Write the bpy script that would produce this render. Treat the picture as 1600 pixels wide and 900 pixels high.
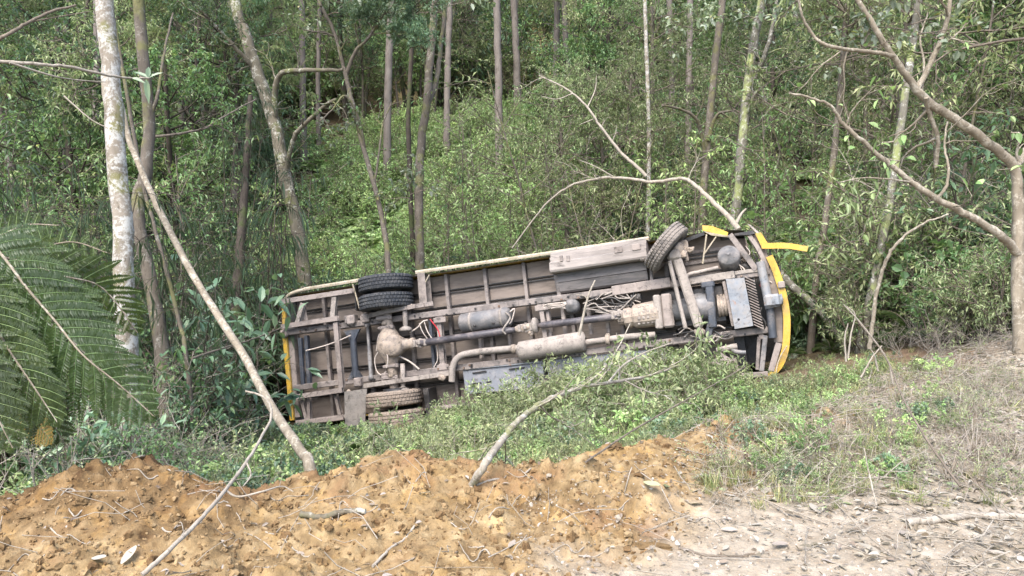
import bpy, math
import numpy as np
from mathutils import Matrix, Vector

for _o in list(bpy.data.objects):
    bpy.data.objects.remove(_o)
SC = bpy.context.scene
COL = SC.collection
R = math.radians

# ------------------------------------------------------------------ camera, sky, sun, exposure
EYE = np.array([0.0, 0.0, 1.6])
HFOV, PITCH = R(68.0), R(7.0)
cam_data = bpy.data.cameras.new("camera")
cam_data.sensor_width = 36.0
cam_data.lens = 18.0 / math.tan(HFOV / 2)
cam_data.clip_start, cam_data.clip_end = 0.05, 600.0
cam = bpy.data.objects.new("camera", cam_data)
COL.objects.link(cam)
cam.location = EYE
cam.rotation_euler = (R(90) - PITCH, 0, 0)
SC.camera = cam

SUN_EL, SUN_AZ = R(58), R(205)          # azimuth clockwise from +Y: from behind the camera, a little to the left
world = bpy.data.worlds.new("World")
SC.world = world
world.use_nodes = True
wt = world.node_tree
wt.nodes.clear()
w_out = wt.nodes.new("ShaderNodeOutputWorld")
w_bg = wt.nodes.new("ShaderNodeBackground")
w_sky = wt.nodes.new("ShaderNodeTexSky")
w_sky.sky_type = 'NISHITA'
w_sky.sun_disc = False
w_sky.sun_elevation = SUN_EL
w_sky.sun_rotation = SUN_AZ
w_sky.air_density, w_sky.dust_density, w_sky.ozone_density = 1.0, 3.0, 1.0
w_bg.inputs['Strength'].default_value = 0.15
wt.links.new(w_sky.outputs[0], w_bg.inputs[0])
wt.links.new(w_bg.outputs[0], w_out.inputs[0])

sun_data = bpy.data.lights.new("sun", 'SUN')
sun_data.energy = 1.5
sun_data.angle = R(40)
sun_data.color = (1.0, 0.98, 0.94)
sun = bpy.data.objects.new("sun", sun_data)
COL.objects.link(sun)
sun.location = (0, -5, 20)
_sd = Vector((math.sin(SUN_AZ) * math.cos(SUN_EL), math.cos(SUN_AZ) * math.cos(SUN_EL), math.sin(SUN_EL)))
sun.rotation_euler = _sd.to_track_quat('Z', 'Y').to_euler()

vs = SC.view_settings
vs.view_transform = 'Standard'
vs.look = 'None'
vs.gamma = 1.0
vs.exposure = 1.95
vs.use_curve_mapping = False
SC.cycles.max_bounces = 6
SC.cycles.diffuse_bounces = 3
SC.cycles.glossy_bounces = 2
SC.cycles.transmission_bounces = 3
SC.cycles.transparent_max_bounces = 4

# ------------------------------------------------------------------ helpers: pixels of the 1600x900 photograph to points
FPX = 800.0 / math.tan(HFOV / 2)
_cp, _sp = math.cos(PITCH), math.sin(PITCH)
FWD = np.array([0, _cp, -_sp]); UPV = np.array([0, _sp, _cp]); RGT = np.array([1.0, 0, 0])

def ray(px, py):
    return FWD + RGT * ((px - 800.0) / FPX) + UPV * ((450.0 - py) / FPX)

def P(px, py, d):
    """the point seen at pixel (px, py), d metres along the view axis"""
    return EYE + ray(px, py) * d

# ------------------------------------------------------------------ noise
def _hash(ix, iy, seed):
    h = (ix.astype(np.int64) * 374761393 + iy.astype(np.int64) * 668265263 + seed * 974711) & 0xffffffff
    h = ((h ^ (h >> 13)) * 1274126177) & 0xffffffff
    h = (h ^ (h >> 16)) & 0xffffffff
    return h / 4294967296.0

def gnoise(x, y, seed=0):
    x = np.asarray(x, float); y = np.asarray(y, float)
    ix, iy = np.floor(x), np.floor(y)
    fx, fy = x - ix, y - iy
    u = fx * fx * fx * (fx * (fx * 6 - 15) + 10); v = fy * fy * fy * (fy * (fy * 6 - 15) + 10)
    def g(ax, ay):
        a = _hash(ix + ax, iy + ay, seed) * 2 * np.pi
        return np.cos(a) * (fx - ax) + np.sin(a) * (fy - ay)
    a = g(0, 0) * (1 - u) + g(1, 0) * u
    b = g(0, 1) * (1 - u) + g(1, 1) * u
    return (a * (1 - v) + b * v) * 1.5

def fbm(x, y, octaves, seed=0, gain=0.5, billow=False):
    s, a, t = 0.0, 1.0, 0.0
    for k in range(octaves):
        n = gnoise(np.asarray(x) * 2.03 ** k + 17.3 * k, np.asarray(y) * 2.03 ** k - 9.1 * k, seed + k * 7)
        s = s + a * (1 - 2 * np.abs(n) if billow else n)
        t += a
        a *= gain
    return s / t

def sstep(a, b, x):
    t = np.clip((np.asarray(x, float) - a) / (b - a), 0, 1)
    return t * t * (3 - 2 * t)

# ------------------------------------------------------------------ terrain height
_EX = np.array([-40, -8, -5, -3.2, -2.6, -2.1, -1.65, -1.1, -0.7, -0.3, 0.1, 0.6, 1.0, 1.6, 2.4, 3.2, 4.5, 6, 9, 14, 40.0])
_EY = np.array([3.0, 3.2, 3.4, 3.5, 3.8, 4.15, 3.9, 3.95, 4.42, 4.25, 4.2, 4.45, 4.65, 4.98, 5.4, 5.95, 7.0, 8.4, 10.5, 13, 20.0])

def edge_y(x):
    x = np.asarray(x, float) + .06 * gnoise(np.asarray(x, float) * 4.0, np.asarray(x, float) * 0 + 3.7, 19)
    return sum(np.interp(x + o, _EX, _EY) for o in (-.24, -.12, 0, .12, .24)) / 5

def hgt(x, y):
    """macro height of the ground: road, bank, gully with the bus, hillside"""
    x = np.asarray(x, float); y = np.asarray(y, float)
    d = y - edge_y(x)
    xc = np.clip(x, -14, 12)
    g = -0.10 + 0.133 * xc - 0.15 * np.minimum(y, 16.5)
    t = np.maximum(y - 17.0 - 0.15 * np.maximum(xc, 0), 0)
    hill = np.where(t < 12, 0.0175 * t * t, 2.52 + 0.42 * (t - 12))
    hill = hill * (1 + 0.12 * gnoise(x / 14, y / 14, 5))
    slope = g + hill + 0.22 * gnoise(x / 3.1, y / 3.1, 3) * sstep(0.5, 4, d) * sstep(0, 2, np.abs(y - 13.0) - 1.0) 
    z = slope * (1 - np.exp(-np.maximum(d + .05, 0) / np.interp(x, [-3, 1.5, 3.2, 5.5], [1.5, 1.6, 1.8, 3.2])))
    xa = x + .08 * gnoise(x * 3.0, y * 3.0, 18)
    amp = sum(np.interp(xa + o, [-3.4, -2.6, -2.4, -2.2, -2.05, -1.8, -1.6, -1.1, -.85, -.68, -.4, .1, .6, 1.0, 1.6, 2.4, 3.5], [0, .02, .07, .16, .21, .14, .04, .02, .09, .16, .06, .04, .08, .11, .09, .04, 0]) for o in (-.16, -.08, 0, .08, .16)) / 5 * (1 + .35 * gnoise(x * 2.6, y * 2.6, 16))
    z = z + amp * np.exp(-((d + 0.22) / np.where(d < -.22, np.interp(x, [-2, -1], [.55, .38]), .26)) ** 2)
    z = z + 0.35 * np.exp(-((x - 6.3) / 1.3) ** 2 - ((y - 7.2) / 1.3) ** 2)
    z = z + 0.03 * gnoise(x / 0.9, y / 0.9, 9) * sstep(0.2, -0.6, d)
    return z

def loose(x, y):
    """1 where the soil is freshly dug and loose, 0 on the packed road"""
    xe = 0.22 + (y - 3.0) * 0.95 + 0.25 * gnoise(x * 1.6, y * 1.6, 21)
    return sstep(0.55, -0.45, x - xe + .35 * fbm(x * 3.1, y * 3.1, 3, 25)) * sstep(0.9, 0.1, y - edge_y(x))

def worley(x, y, seed):
    """distance to the nearest and second nearest feature point, and the nearest cell's random value"""
    ix, iy = np.floor(x), np.floor(y)
    f1 = np.full(x.shape, 9.0); f2 = np.full(x.shape, 9.0); rv = np.zeros(x.shape)
    for ox in (-1, 0, 1):
        for oy in (-1, 0, 1):
            cx, cy = ix + ox, iy + oy
            d = np.hypot(cx + _hash(cx, cy, seed) - x, cy + _hash(cx, cy, seed + 1) - y)
            near = d < f1
            f2 = np.where(near, f1, np.minimum(f2, d))
            rv = np.where(near, _hash(cx, cy, seed + 2), rv)
            f1 = np.where(near, d, f1)
    return f1, f2, rv

def hgt_fine(x, y):
    z = hgt(x, y)
    x = np.asarray(x, float); y = np.asarray(y, float)
    lo = loose(x, y)
    wx = x + 0.06 * fbm(x * 6, y * 6, 3, 31); wy = y + 0.06 * fbm(x * 6, y * 6, 3, 35)
    rough = sstep(-.35, .35, fbm(x * 1.1, y * 1.1, 3, 71)) * .75 + .25
    rough = np.maximum(rough, sstep(.5, .0, np.abs(y - edge_y(x) + .25)) * sstep(-.9, -1.6, x))
    rel = 0.07 * fbm(wx * 3.0, wy * 3.0, 4, 41, 0.6)
    for k, (fr, am) in enumerate(((4.5, .085), (10.0, .055), (23.0, .026), (50.0, .010))):
        f1, f2, rv = worley(wx * fr + 3 * k, wy * fr * 1.15, 100 + 10 * k)
        lump = np.clip((f2 - f1) * 2.2, 0, 1) ** .7 * np.maximum(rv - (.45 if k < 2 else .15), 0) * 1.6
        rel = rel + am * lump * (rough if k < 3 else 1.0)
    rel = rel + .006 * fbm(x * 60, y * 60, 2, 57)
    z = z + lo * rel
    z = z + (1 - lo) * sstep(12, 3, y) * (0.016 * fbm(x * 5, y * 5, 4, 61) + 0.005 * fbm(x * 30, y * 30, 2, 66))
    return z

def on_ground(px, py, lift=0.0):
    """the ground point under a pixel (ray marched on the macro height)"""
    r = ray(px, py)
    d = 1.2 * 1.005 ** np.arange(900)
    p = EYE + r * d[:, None]
    k = np.nonzero(p[:, 2] <= hgt(p[:, 0], p[:, 1]) + lift)[0]
    return p[k[0]] if len(k) else EYE + r * 60

# ------------------------------------------------------------------ mesh builder
class MB:
    def __init__(self):
        self.v, self.f, self.m, self.s, self.r, self.n = [], [], [], [], [], 0
    def add(self, v, f, mat=0, smooth=False, rnd=0.5):
        v = np.asarray(v, float).reshape(-1, 3)
        f = np.asarray(f, np.int64)
        if len(f) == 0:
            return
        self.v.append(v); self.f.append(f + self.n)
        self.m.append(np.full(len(f), mat)); self.s.append(np.full(len(f), smooth))
        self.r.append(np.broadcast_to(np.asarray(rnd, float), (len(v),)))
        self.n += len(v)
    def mesh(self, name, mats):
        me = bpy.data.meshes.new(name)
        if self.n:
            V = np.concatenate(self.v).astype(np.float32)
            loops = np.concatenate([f.ravel() for f in self.f]).astype(np.int32)
            tot = np.concatenate([np.full(len(f), f.shape[1]) for f in self.f])
            start = np.concatenate([[0], np.cumsum(tot)[:-1]]).astype(np.int32)
            me.vertices.add(len(V)); me.vertices.foreach_set("co", V.ravel())
            me.loops.add(len(loops)); me.loops.foreach_set("vertex_index", loops)
            me.polygons.add(len(tot)); me.polygons.foreach_set("loop_start", start)
            me.polygons.foreach_set("material_index", np.concatenate(self.m).astype(np.int32))
            me.polygons.foreach_set("use_smooth", np.concatenate(self.s).astype(bool))
            a = me.attributes.new("rnd", 'FLOAT', 'POINT')
            a.data.foreach_set("value", np.concatenate(self.r).astype(np.float32))
        for m in (mats if isinstance(mats, (list, tuple)) else [mats]):
            me.materials.append(m)
        me.update(calc_edges=True)
        me.validate()
        return me
    def build(self, name, mats, parent=None):
        o = bpy.data.objects.new(name, self.mesh(name, mats))
        COL.objects.link(o)
        if parent is not None:
            o.parent = parent
        return o

def unit(v):
    v = np.asarray(v, float)
    return v / np.maximum(np.linalg.norm(v, axis=-1, keepdims=True), 1e-9)

def tag(o, label=None, cat=None, group=None, kind=None):
    for k, val in (("label", label), ("category", cat), ("group", group), ("kind", kind)):
        if val:
            o[k] = val
    return o

def empty(name, loc=(0, 0, 0)):
    o = bpy.data.objects.new(name, None)
    o.empty_display_size = 0.2
    COL.objects.link(o)
    o.location = loc
    return o

def copy_tree(o, parent=None):
    c = o.copy()
    COL.objects.link(c)
    c.parent = parent
    for ch in list(o.children):
        copy_tree(ch, c)
    return c

def catmull(pts, n=6):
    p = np.asarray(pts, float)
    if len(p) < 3:
        t = np.linspace(0, 1, max(n, 2))[:, None]
        return p[0] * (1 - t) + p[-1] * t
    q = np.vstack([2 * p[0] - p[1], p, 2 * p[-1] - p[-2]])
    out = []
    for i in range(1, len(q) - 2):
        t = np.linspace(0, 1, n, endpoint=False)[:, None]
        a, b, c, d = q[i - 1], q[i], q[i + 1], q[i + 2]
        out.append(0.5 * (2 * b + (c - a) * t + (2 * a - 5 * b + 4 * c - d) * t * t + (3 * b - a - 3 * c + d) * t ** 3))
    out.append(p[-1:])
    return np.vstack(out)

def tube(mb, pts, rad, sides=6, mat=0, rnd=0.5, rng=None, rough=0.0, cap=True):
    p = np.asarray(pts, float)
    n = len(p)
    r = np.broadcast_to(np.asarray(rad, float), (n,))
    t = unit(np.gradient(p, axis=0))
    a = np.array([0, 0, 1.0]) if abs(t[0][2]) < 0.9 else np.array([1.0, 0, 0])
    u = unit(np.cross(t[0], a))
    U = np.empty((n, 3))
    for i in range(n):
        u = u - t[i] * np.dot(u, t[i])
        u = u / max(np.linalg.norm(u), 1e-9)
        U[i] = u
    W = np.cross(t, U)
    ang = np.linspace(0, 2 * np.pi, sides, endpoint=False)
    rr = r[:, None] * np.ones((1, sides))
    if rng is not None and rough:
        rr = rr * (1 + rough * rng.uniform(-1, 1, (n, sides)))
    v = p[:, None, :] + rr[:, :, None] * (np.cos(ang)[None, :, None] * U[:, None, :] + np.sin(ang)[None, :, None] * W[:, None, :])
    i = np.arange(n - 1)[:, None] * sides; j = np.arange(sides)[None, :]; k = (j + 1) % sides
    f = np.stack([i + j, i + k, i + sides + k, i + sides + j], -1).reshape(-1, 4)
    mb.add(v.reshape(-1, 3), f, mat, True, rnd)
    if cap:
        mb.add(v[0], np.arange(sides)[::-1][None, :], mat, False, rnd)
        mb.add(v[-1], np.arange(sides)[None, :], mat, False, rnd)

def leaves(mb, pos, dirv, nrm, L, W, mat=0, rnd=None, droop=0.15, fold=0.18, simple=False, rng=None):
    pos = np.asarray(pos, float); n = len(pos)
    if n == 0:
        return
    d = unit(dirv); s = unit(np.cross(d, nrm)); u = np.cross(s, d)
    L = np.broadcast_to(np.asarray(L, float), (n,))[:, None]; W = np.broadcast_to(np.asarray(W, float), (n,))[:, None]
    rnd = np.full(n, 0.5) if rnd is None else np.asarray(rnd)
    dn = np.array([0, 0, -1.0]) * droop
    if simple:
        m = pos + d * L * 0.45
        v = np.stack([pos, m + s * W * 0.5 + u * fold * W, pos + d * L + dn * L, m - s * W * 0.5 + u * fold * W], 1)
        b = np.arange(n)[:, None] * 4
        f = np.concatenate([b + np.array([[0, 1, 2]]), b + np.array([[0, 2, 3]])])
        mb.add(v.reshape(-1, 3), f, mat, False, np.repeat(rnd, 4))
    else:
        m1 = pos + d * L * 0.28 + dn * L * 0.05
        m2 = pos + d * L * 0.66 + dn * L * 0.38
        tip = pos + d * L + dn * L
        h = u * fold * W
        v = np.stack([pos, m1 + s * W * 0.46 + h, m1, m1 - s * W * 0.46 + h,
                      m2 + s * W * 0.40 + h * 0.8, m2, m2 - s * W * 0.40 + h * 0.8, tip], 1)
        b = np.arange(n)[:, None] * 8
        tri = np.concatenate([b + np.array([[q]]).reshape(1, 3) for q in ([0, 1, 2], [0, 2, 3], [4, 7, 5], [5, 7, 6])])
        quad = np.concatenate([b + np.array([q]) for q in ([1, 4, 5, 2], [2, 5, 6, 3])])
        vv = v.reshape(-1, 3); rr = np.repeat(rnd, 8)
        mb.add(vv, tri, mat, False, rr)
        mb.n -= len(vv); mb.v.pop(); mb.r.pop()
        mb.v.append(vv); mb.r.append(rr); mb.f.append(quad + mb.n)
        mb.m.append(np.full(len(quad), mat)); mb.s.append(np.full(len(quad), False)); mb.n += len(vv)

# ------------------------------------------------------------------ materials
class NT:
    def __init__(self, name):
        self.m = bpy.data.materials.new(name)
        self.m.use_nodes = True
        self.t = self.m.node_tree
        self.t.nodes.clear()
        self.out = self.n("ShaderNodeOutputMaterial")
    def n(self, typ, **kw):
        o = self.t.nodes.new(typ)
        for k, v in kw.items():
            setattr(o, k, v)
        return o
    def l(self, a, b):
        self.t.links.new(a, b)
    def val(self, sock, v):
        if hasattr(v, "is_output") or isinstance(v, bpy.types.NodeSocket):
            self.l(v, sock)
        else:
            sock.default_value = v
    def coord(self, kind='Object', scale=(1, 1, 1)):
        tc = self.n("ShaderNodeTexCoord"); mp = self.n("ShaderNodeMapping")
        mp.inputs['Scale'].default_value = scale
        self.l(tc.outputs[kind], mp.inputs[0])
        return mp.outputs[0]
    def noise(self, vec, scale, detail=4, rough=0.55, dist=0.0):
        o = self.n("ShaderNodeTexNoise")
        o.inputs['Scale'].default_value = scale; o.inputs['Detail'].default_value = detail
        o.inputs['Roughness'].default_value = rough; o.inputs['Distortion'].default_value = dist
        self.l(vec, o.inputs['Vector'])
        return o.outputs['Fac']
    def ramp(self, fac, stops, interp='LINEAR'):
        o = self.n("ShaderNodeValToRGB")
        cr = o.color_ramp
        cr.interpolation = interp
        while len(cr.elements) < len(stops):
            cr.elements.new(0.5)
        for e, (p, c) in zip(cr.elements, stops):
            e.position = p
            e.color = (*c, 1) if len(c) == 3 else c
        self.l(fac, o.inputs[0])
        return o.outputs[0]
    def step(self, fac, a, b):
        o = self.n("ShaderNodeMapRange")
        o.interpolation_type = 'SMOOTHSTEP'
        o.inputs[1].default_value = a; o.inputs[2].default_value = b
        self.l(fac, o.inputs[0])
        return o.outputs[0]
    def math(self, op, a, b=0.0):
        o = self.n("ShaderNodeMath", operation=op)
        self.val(o.inputs[0], a); self.val(o.inputs[1], b)
        return o.outputs[0]
    def mix(self, fac, a, b, mode='MIX'):
        o = self.n("ShaderNodeMix", data_type='RGBA', blend_type=mode)
        self.val(o.inputs[0], fac)
        for s, c in ((o.inputs[6], a), (o.inputs[7], b)):
            if isinstance(c, tuple):
                s.default_value = (*c, 1)
            else:
                self.l(c, s)
        return o.outputs[2]
    def attr(self, name, out='Fac'):
        o = self.n("ShaderNodeAttribute", attribute_name=name)
        return o.outputs[out]
    def bump(self, h, strength, dist=0.02):
        o = self.n("ShaderNodeBump")
        o.inputs['Strength'].default_value = strength; o.inputs['Distance'].default_value = dist
        self.l(h, o.inputs['Height'])
        return o.outputs[0]
    def principled(self, col, rough=0.7, metal=0.0, spec=0.4, normal=None):
        o = self.n("ShaderNodeBsdfPrincipled")
        if isinstance(col, tuple):
            o.inputs['Base Color'].default_value = (*col, 1)
        else:
            self.l(col, o.inputs['Base Color'])
        self.val(o.inputs['Roughness'], rough); self.val(o.inputs['Metallic'], metal)
        o.inputs['Specular IOR Level'].default_value = spec
        if normal is not None:
            self.l(normal, o.inputs['Normal'])
        return o.outputs[0]
    def done(self, sh):
        self.l(sh, self.out.inputs[0])
        return self.m

def leaf_mat(name, stops, trans=0.3, rough=0.42, spec=0.5, vary=0.45):
    t = NT(name)
    c = t.ramp(t.attr("rnd"), stops)
    oi = t.n("ShaderNodeObjectInfo")
    hs = t.n("ShaderNodeHueSaturation")
    mr = t.n("ShaderNodeMapRange"); mr.inputs[3].default_value = 1 - vary; mr.inputs[4].default_value = 1 + vary
    t.l(oi.outputs['Random'], mr.inputs[0]); t.l(mr.outputs[0], hs.inputs['Value'])
    m2 = t.n("ShaderNodeMapRange"); m2.inputs[3].default_value = 0.485; m2.inputs[4].default_value = 0.515
    w = t.math('FRACT', t.math('MULTIPLY', oi.outputs['Random'], 7.31))
    t.l(w, m2.inputs[0]); t.l(m2.outputs[0], hs.inputs['Hue'])
    t.l(c, hs.inputs['Color'])
    col = hs.outputs[0]
    bs = t.principled(col, rough, 0.0, spec)
    tr = t.n("ShaderNodeBsdfTranslucent")
    t.l(t.mix(0.45, col, (0.26, 0.38, 0.07)), tr.inputs[0])
    mx = t.n("ShaderNodeMixShader"); mx.inputs[0].default_value = trans
    t.l(bs, mx.inputs[1]); t.l(tr.outputs[0], mx.inputs[2])
    return t.done(mx.outputs[0])

def bark_mat(name, c1, c2, lichen=None, la=0.56, lb=0.62, moss=None, scale=9.0, strength=0.5):
    t = NT(name)
    c1, c2 = tuple(x * .85 for x in c1), tuple(x * .85 for x in c2)
    v = t.coord('Object', (1, 1, 0.35))
    v2 = t.coord('Object', (1, 1, 1))
    n1 = t.noise(v, scale, 6, 0.65)
    c = t.ramp(n1, [(0.3, c1), (0.7, c2)])
    if moss:
        c = t.mix(t.step(t.noise(v2, 2.4, 4, 0.6), 0.5, 0.62), c, moss)
    if lichen:
        k = t.math('ADD', t.math('MULTIPLY', t.noise(v2, scale * .8, 5, 0.7, 0.9), 0.62), t.math('MULTIPLY', t.noise(v2, scale * 4.5, 4, 0.6, 0.4), 0.38))
        c = t.mix(t.math('MULTIPLY', t.step(k, la - .02, lb + .05), 0.85), c, lichen)
    nb = t.noise(v, scale * 3.5, 6, 0.75, 0.5)
    c = t.mix(t.step(t.noise(v, scale * 2.2, 5, 0.7, 0.8), .54, .70), c, t.mix(1.0, c, (.5, .48, .45), 'MULTIPLY'))
    return t.done(t.principled(c, 0.85, 0, 0.25, t.bump(nb, strength, 0.015)))

def dusty_mat(name, base, dust, amount=0.5, rough=0.7, metal=0.0, rust=None, rust_at=0.62, scale=4.0, vary=0.25, streak=(1, 1, 1), grime=0.7):
    """a painted or bare surface under a coat of dried mud dust, with stains of a shape of their own"""
    t = NT(name)
    def grey(c, k):
        m = sum(c) / 3
        s = .3 if max(c) < .5 else .0
        return tuple((x * (1 - s) + m * s) * k for x in c)
    base, dust = grey(base, .58), grey(dust, .65)
    v = t.coord('Object', streak)
    n = t.noise(v, scale, 6, 0.62, 0.3)
    n2 = t.noise(v, scale * 6, 4, 0.6)
    m = t.math('ADD', t.math('MULTIPLY', n, 0.75), t.math('MULTIPLY', n2, 0.25))
    lo = 0.5 - (amount - 0.5) * 0.6
    k = t.step(m, lo - 0.14, lo + 0.14)
    c = t.mix(k, base, dust)
    c = t.mix(t.step(t.noise(v, scale * 0.6, 5, 0.7), 0.46, 0.66), c, t.mix(1.0, c, (1 - vary, 1 - vary, 1 - vary), 'MULTIPLY'))
    g2 = t.math('MULTIPLY', t.step(t.noise(v, scale * 1.7, 6, 0.72, 1.2), 0.53, 0.68), grime)
    c = t.mix(g2, c, (0.035, 0.030, 0.026))
    if rust:
        c = t.mix(t.step(t.noise(v, scale * 0.9, 5, 0.65), rust_at, rust_at + 0.08), c, rust)
    rr = t.mix(k, (rough - 0.25,) * 3, (0.9,) * 3)
    return t.done(t.principled(c, rr, metal, 0.35, t.bump(n2, 0.25, 0.01)))

# ------------------------------------------------------------------ ground
def ground_material():
    t = NT("ground_soil")
    v = t.coord('Object')
    lo = t.attr("loose"); fo = t.attr("forest")
    n = t.noise(v, 1.6, 5, 0.6); n2 = t.noise(v, 9, 5, 0.65); n3 = t.noise(v, 60, 3, 0.6)
    c_loose = t.ramp(n2, [(0.28, (0.090, 0.058, 0.028)), (0.5, (0.195, 0.135, 0.068)), (0.72, (0.305, 0.228, 0.128))])
    c_loose = t.mix(t.step(t.noise(v, 3.3, 6, .7, .8), 0.50, 0.62), c_loose, t.mix(1.0, c_loose, (1.25, 1.18, 1.0), 'MULTIPLY'))
    c_loose = t.mix(t.step(t.noise(v, 2.2, 6, .7, 1.0), 0.56, 0.68), c_loose, t.mix(1.0, c_loose, (.45, .40, .38), 'MULTIPLY'))
    c_loose = t.mix(t.step(n, 0.52, 0.68), c_loose, (0.185, 0.108, 0.054))
    c_road = t.ramp(n2, [(0.25, (0.165, 0.133, 0.096)), (0.55, (0.265, 0.226, 0.174)), (0.8, (0.36, 0.325, 0.27))])
    c_road = t.mix(t.step(n3, 0.55, 0.70), c_road, (0.30, 0.23, 0.16))
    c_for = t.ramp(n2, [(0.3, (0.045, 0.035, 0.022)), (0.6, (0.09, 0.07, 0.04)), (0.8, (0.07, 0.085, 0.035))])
    c_bank = t.ramp(n2, [(0.3, (0.13, 0.08, 0.048)), (0.7, (0.24, 0.165, 0.105))])
    c_loose = t.mix(t.attr("mound"), c_loose, t.mix(1.0, c_loose, (.62, .56, .52), 'MULTIPLY'))
    c = t.mix(lo, c_road, c_loose)
    c = t.mix(t.attr("bank"), c, c_bank)
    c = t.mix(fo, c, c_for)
    c = t.mix(t.attr("clearing"), c, t.ramp(n2, [(0.3, (0.20, 0.13, 0.075)), (0.6, (0.16, 0.15, 0.07))]))
    h = t.math('ADD', t.math('MULTIPLY', n2, 0.5), t.math('MULTIPLY', n3, 0.5))
    return t.done(t.principled(c, 0.95, 0, 0.15, t.bump(h, 0.6, 0.03)))

def axis_samples(dense_lo, dense_hi, step, far_lo, far_hi, grow):
    mid = np.arange(dense_lo, dense_hi, step)
    up, s, x = [], step, mid[-1]
    while x < far_hi:
        s = min(s * grow, 3.0); x += s; up.append(x)
    dn, s, x = [], step, mid[0]
    while x > far_lo:
        s = min(s * grow, 3.0); x -= s; dn.append(x)
    return np.concatenate([dn[::-1], mid, up])

gx = axis_samples(-4.0, 4.2, 0.0175, -75, 75, 1.07)
gy = axis_samples(2.1, 5.9, 0.0150, -12, 125, 1.045)
GX, GY = np.meshgrid(gx, gy)
GZ = hgt_fine(GX, GY)
nx, ny = len(gx), len(gy)
_i = (np.arange(ny - 1)[:, None] * nx + np.arange(nx - 1)[None, :]).ravel()
g = MB()
g.add(np.stack([GX, GY, GZ], -1).reshape(-1, 3), np.stack([_i, _i + 1, _i + nx + 1, _i + nx], -1), 0, True)
ground = g.build("ground", ground_material())
_d = GY - edge_y(GX)
def _gattr(name, arr):
    a = ground.data.attributes.new(name, 'FLOAT', 'POINT')
    a.data.foreach_set("value", np.ascontiguousarray(arr, np.float32).ravel())
_gattr("loose", loose(GX, GY))
_gattr("mound", sstep(-.9, -1.7, GX + .25 * fbm(GX * 2, GY * 2, 3, 55)) * sstep(-.95, -.45, _d + .25 * fbm(GX * 3, GY * 3, 3, 56)) * .9)
_gattr("bank", sstep(-0.2, 0.5, _d + 0.3 * gnoise(GX * 1.3, GY * 1.3, 77)) * (1 - loose(GX, GY)))
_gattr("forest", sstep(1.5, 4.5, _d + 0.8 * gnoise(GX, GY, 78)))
_gattr("clearing", sstep(22, 27, GY) * sstep(9, 4, np.abs(GX + 2.5 - 0.02 * GY)))
tag(ground, kind='structure')

# ------------------------------------------------------------------ the bus: local x rear to front, y up the picture, z out of the underside
BO = np.array([-0.13612262, 12.31634041, -0.65076721])
BM = np.array([[0.94317623, -0.10725452, -0.31450766], [-0.28655154, 0.21669559, -0.93323697], [0.16824631, 0.97032958, 0.17364818]])
BL, BW = 8.3176, 2.3
bus = empty("overturned_bus")
bus.matrix_world = Matrix([[*BM[0], BO[0]], [*BM[1], BO[1]], [*BM[2], BO[2]], [0, 0, 0, 1]])
tag(bus, "yellow bus lying on its side with its dusty underside and wheels exposed", "bus")

_eyeL = BM.T @ (EYE - BO)
def B(px, py, z=0.0):
    """bus-local point on the plane z seen at a pixel"""
    r = BM.T @ ray(px, py)
    return _eyeL + r * ((z - _eyeL[2]) / r[2])

X3, Y3, Z3 = np.eye(3)

def cbox(mb, c, size, axes=None, ch=0.008, mat=0, rnd=0.5):
    """a box with chamfered edges"""
    A = np.eye(3) if axes is None else np.asarray(axes)       # rows = axes
    h = np.asarray(size, float) / 2
    ch = min(ch, h.min() * 0.45)
    vs_, key = [], {}
    for sx in (-1, 1):
        for sy in (-1, 1):
            for sz in (-1, 1):
                s = np.array([sx, sy, sz])
                for a in range(3):
                    p = s * (h - ch)
                    p[a] = s[a] * h[a]
                    key[(sx, sy, sz, a)] = len(vs_)
                    vs_.append(p)
    q, tr = [], []
    for a in range(3):
        b, c_ = (a + 1) % 3, (a + 2) % 3
        for s in (-1, 1):
            loop = []
            for sb, sc in ((-1, -1), (1, -1), (1, 1), (-1, 1)):
                k = [0, 0, 0]; k[a], k[b], k[c_] = s, sb, sc
                loop.append(key[(*k, a)])
            q.append(loop if s > 0 else loop[::-1])
        for sb in (-1, 1):
            for sc in (-1, 1):
                def kk(sa, f):
                    k = [0, 0, 0]; k[a], k[b], k[c_] = sa, sb, sc
                    return key[(*k, f)]
                loop = [kk(-1, b), kk(1, b), kk(1, c_), kk(-1, c_)]
                q.append(loop if sb * sc < 0 else loop[::-1])
    for sx in (-1, 1):
        for sy in (-1, 1):
            for sz in (-1, 1):
                l = [key[(sx, sy, sz, a)] for a in range(3)]
                tr.append(l if sx * sy * sz > 0 else l[::-1])
    v = np.asarray(c) + np.asarray(vs_) @ A
    n0 = mb.n
    mb.add(v, q, mat, False, rnd)
    mb.f.append(np.asarray(tr) + n0); mb.m.append(np.full(8, mat)); mb.s.append(np.full(8, False))

def beam(mb, p0, p1, w, h, up=Z3, ch=0.008, mat=0, ext=0.0):
    p0, p1 = np.asarray(p0, float), np.asarray(p1, float)
    d = unit(p1 - p0)
    L = np.linalg.norm(p1 - p0) + 2 * ext
    s = unit(np.cross(up, d)); u = np.cross(d, s)
    cbox(mb, (p0 + p1) / 2, (L, w, h), [d, s, u], ch, mat)

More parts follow.
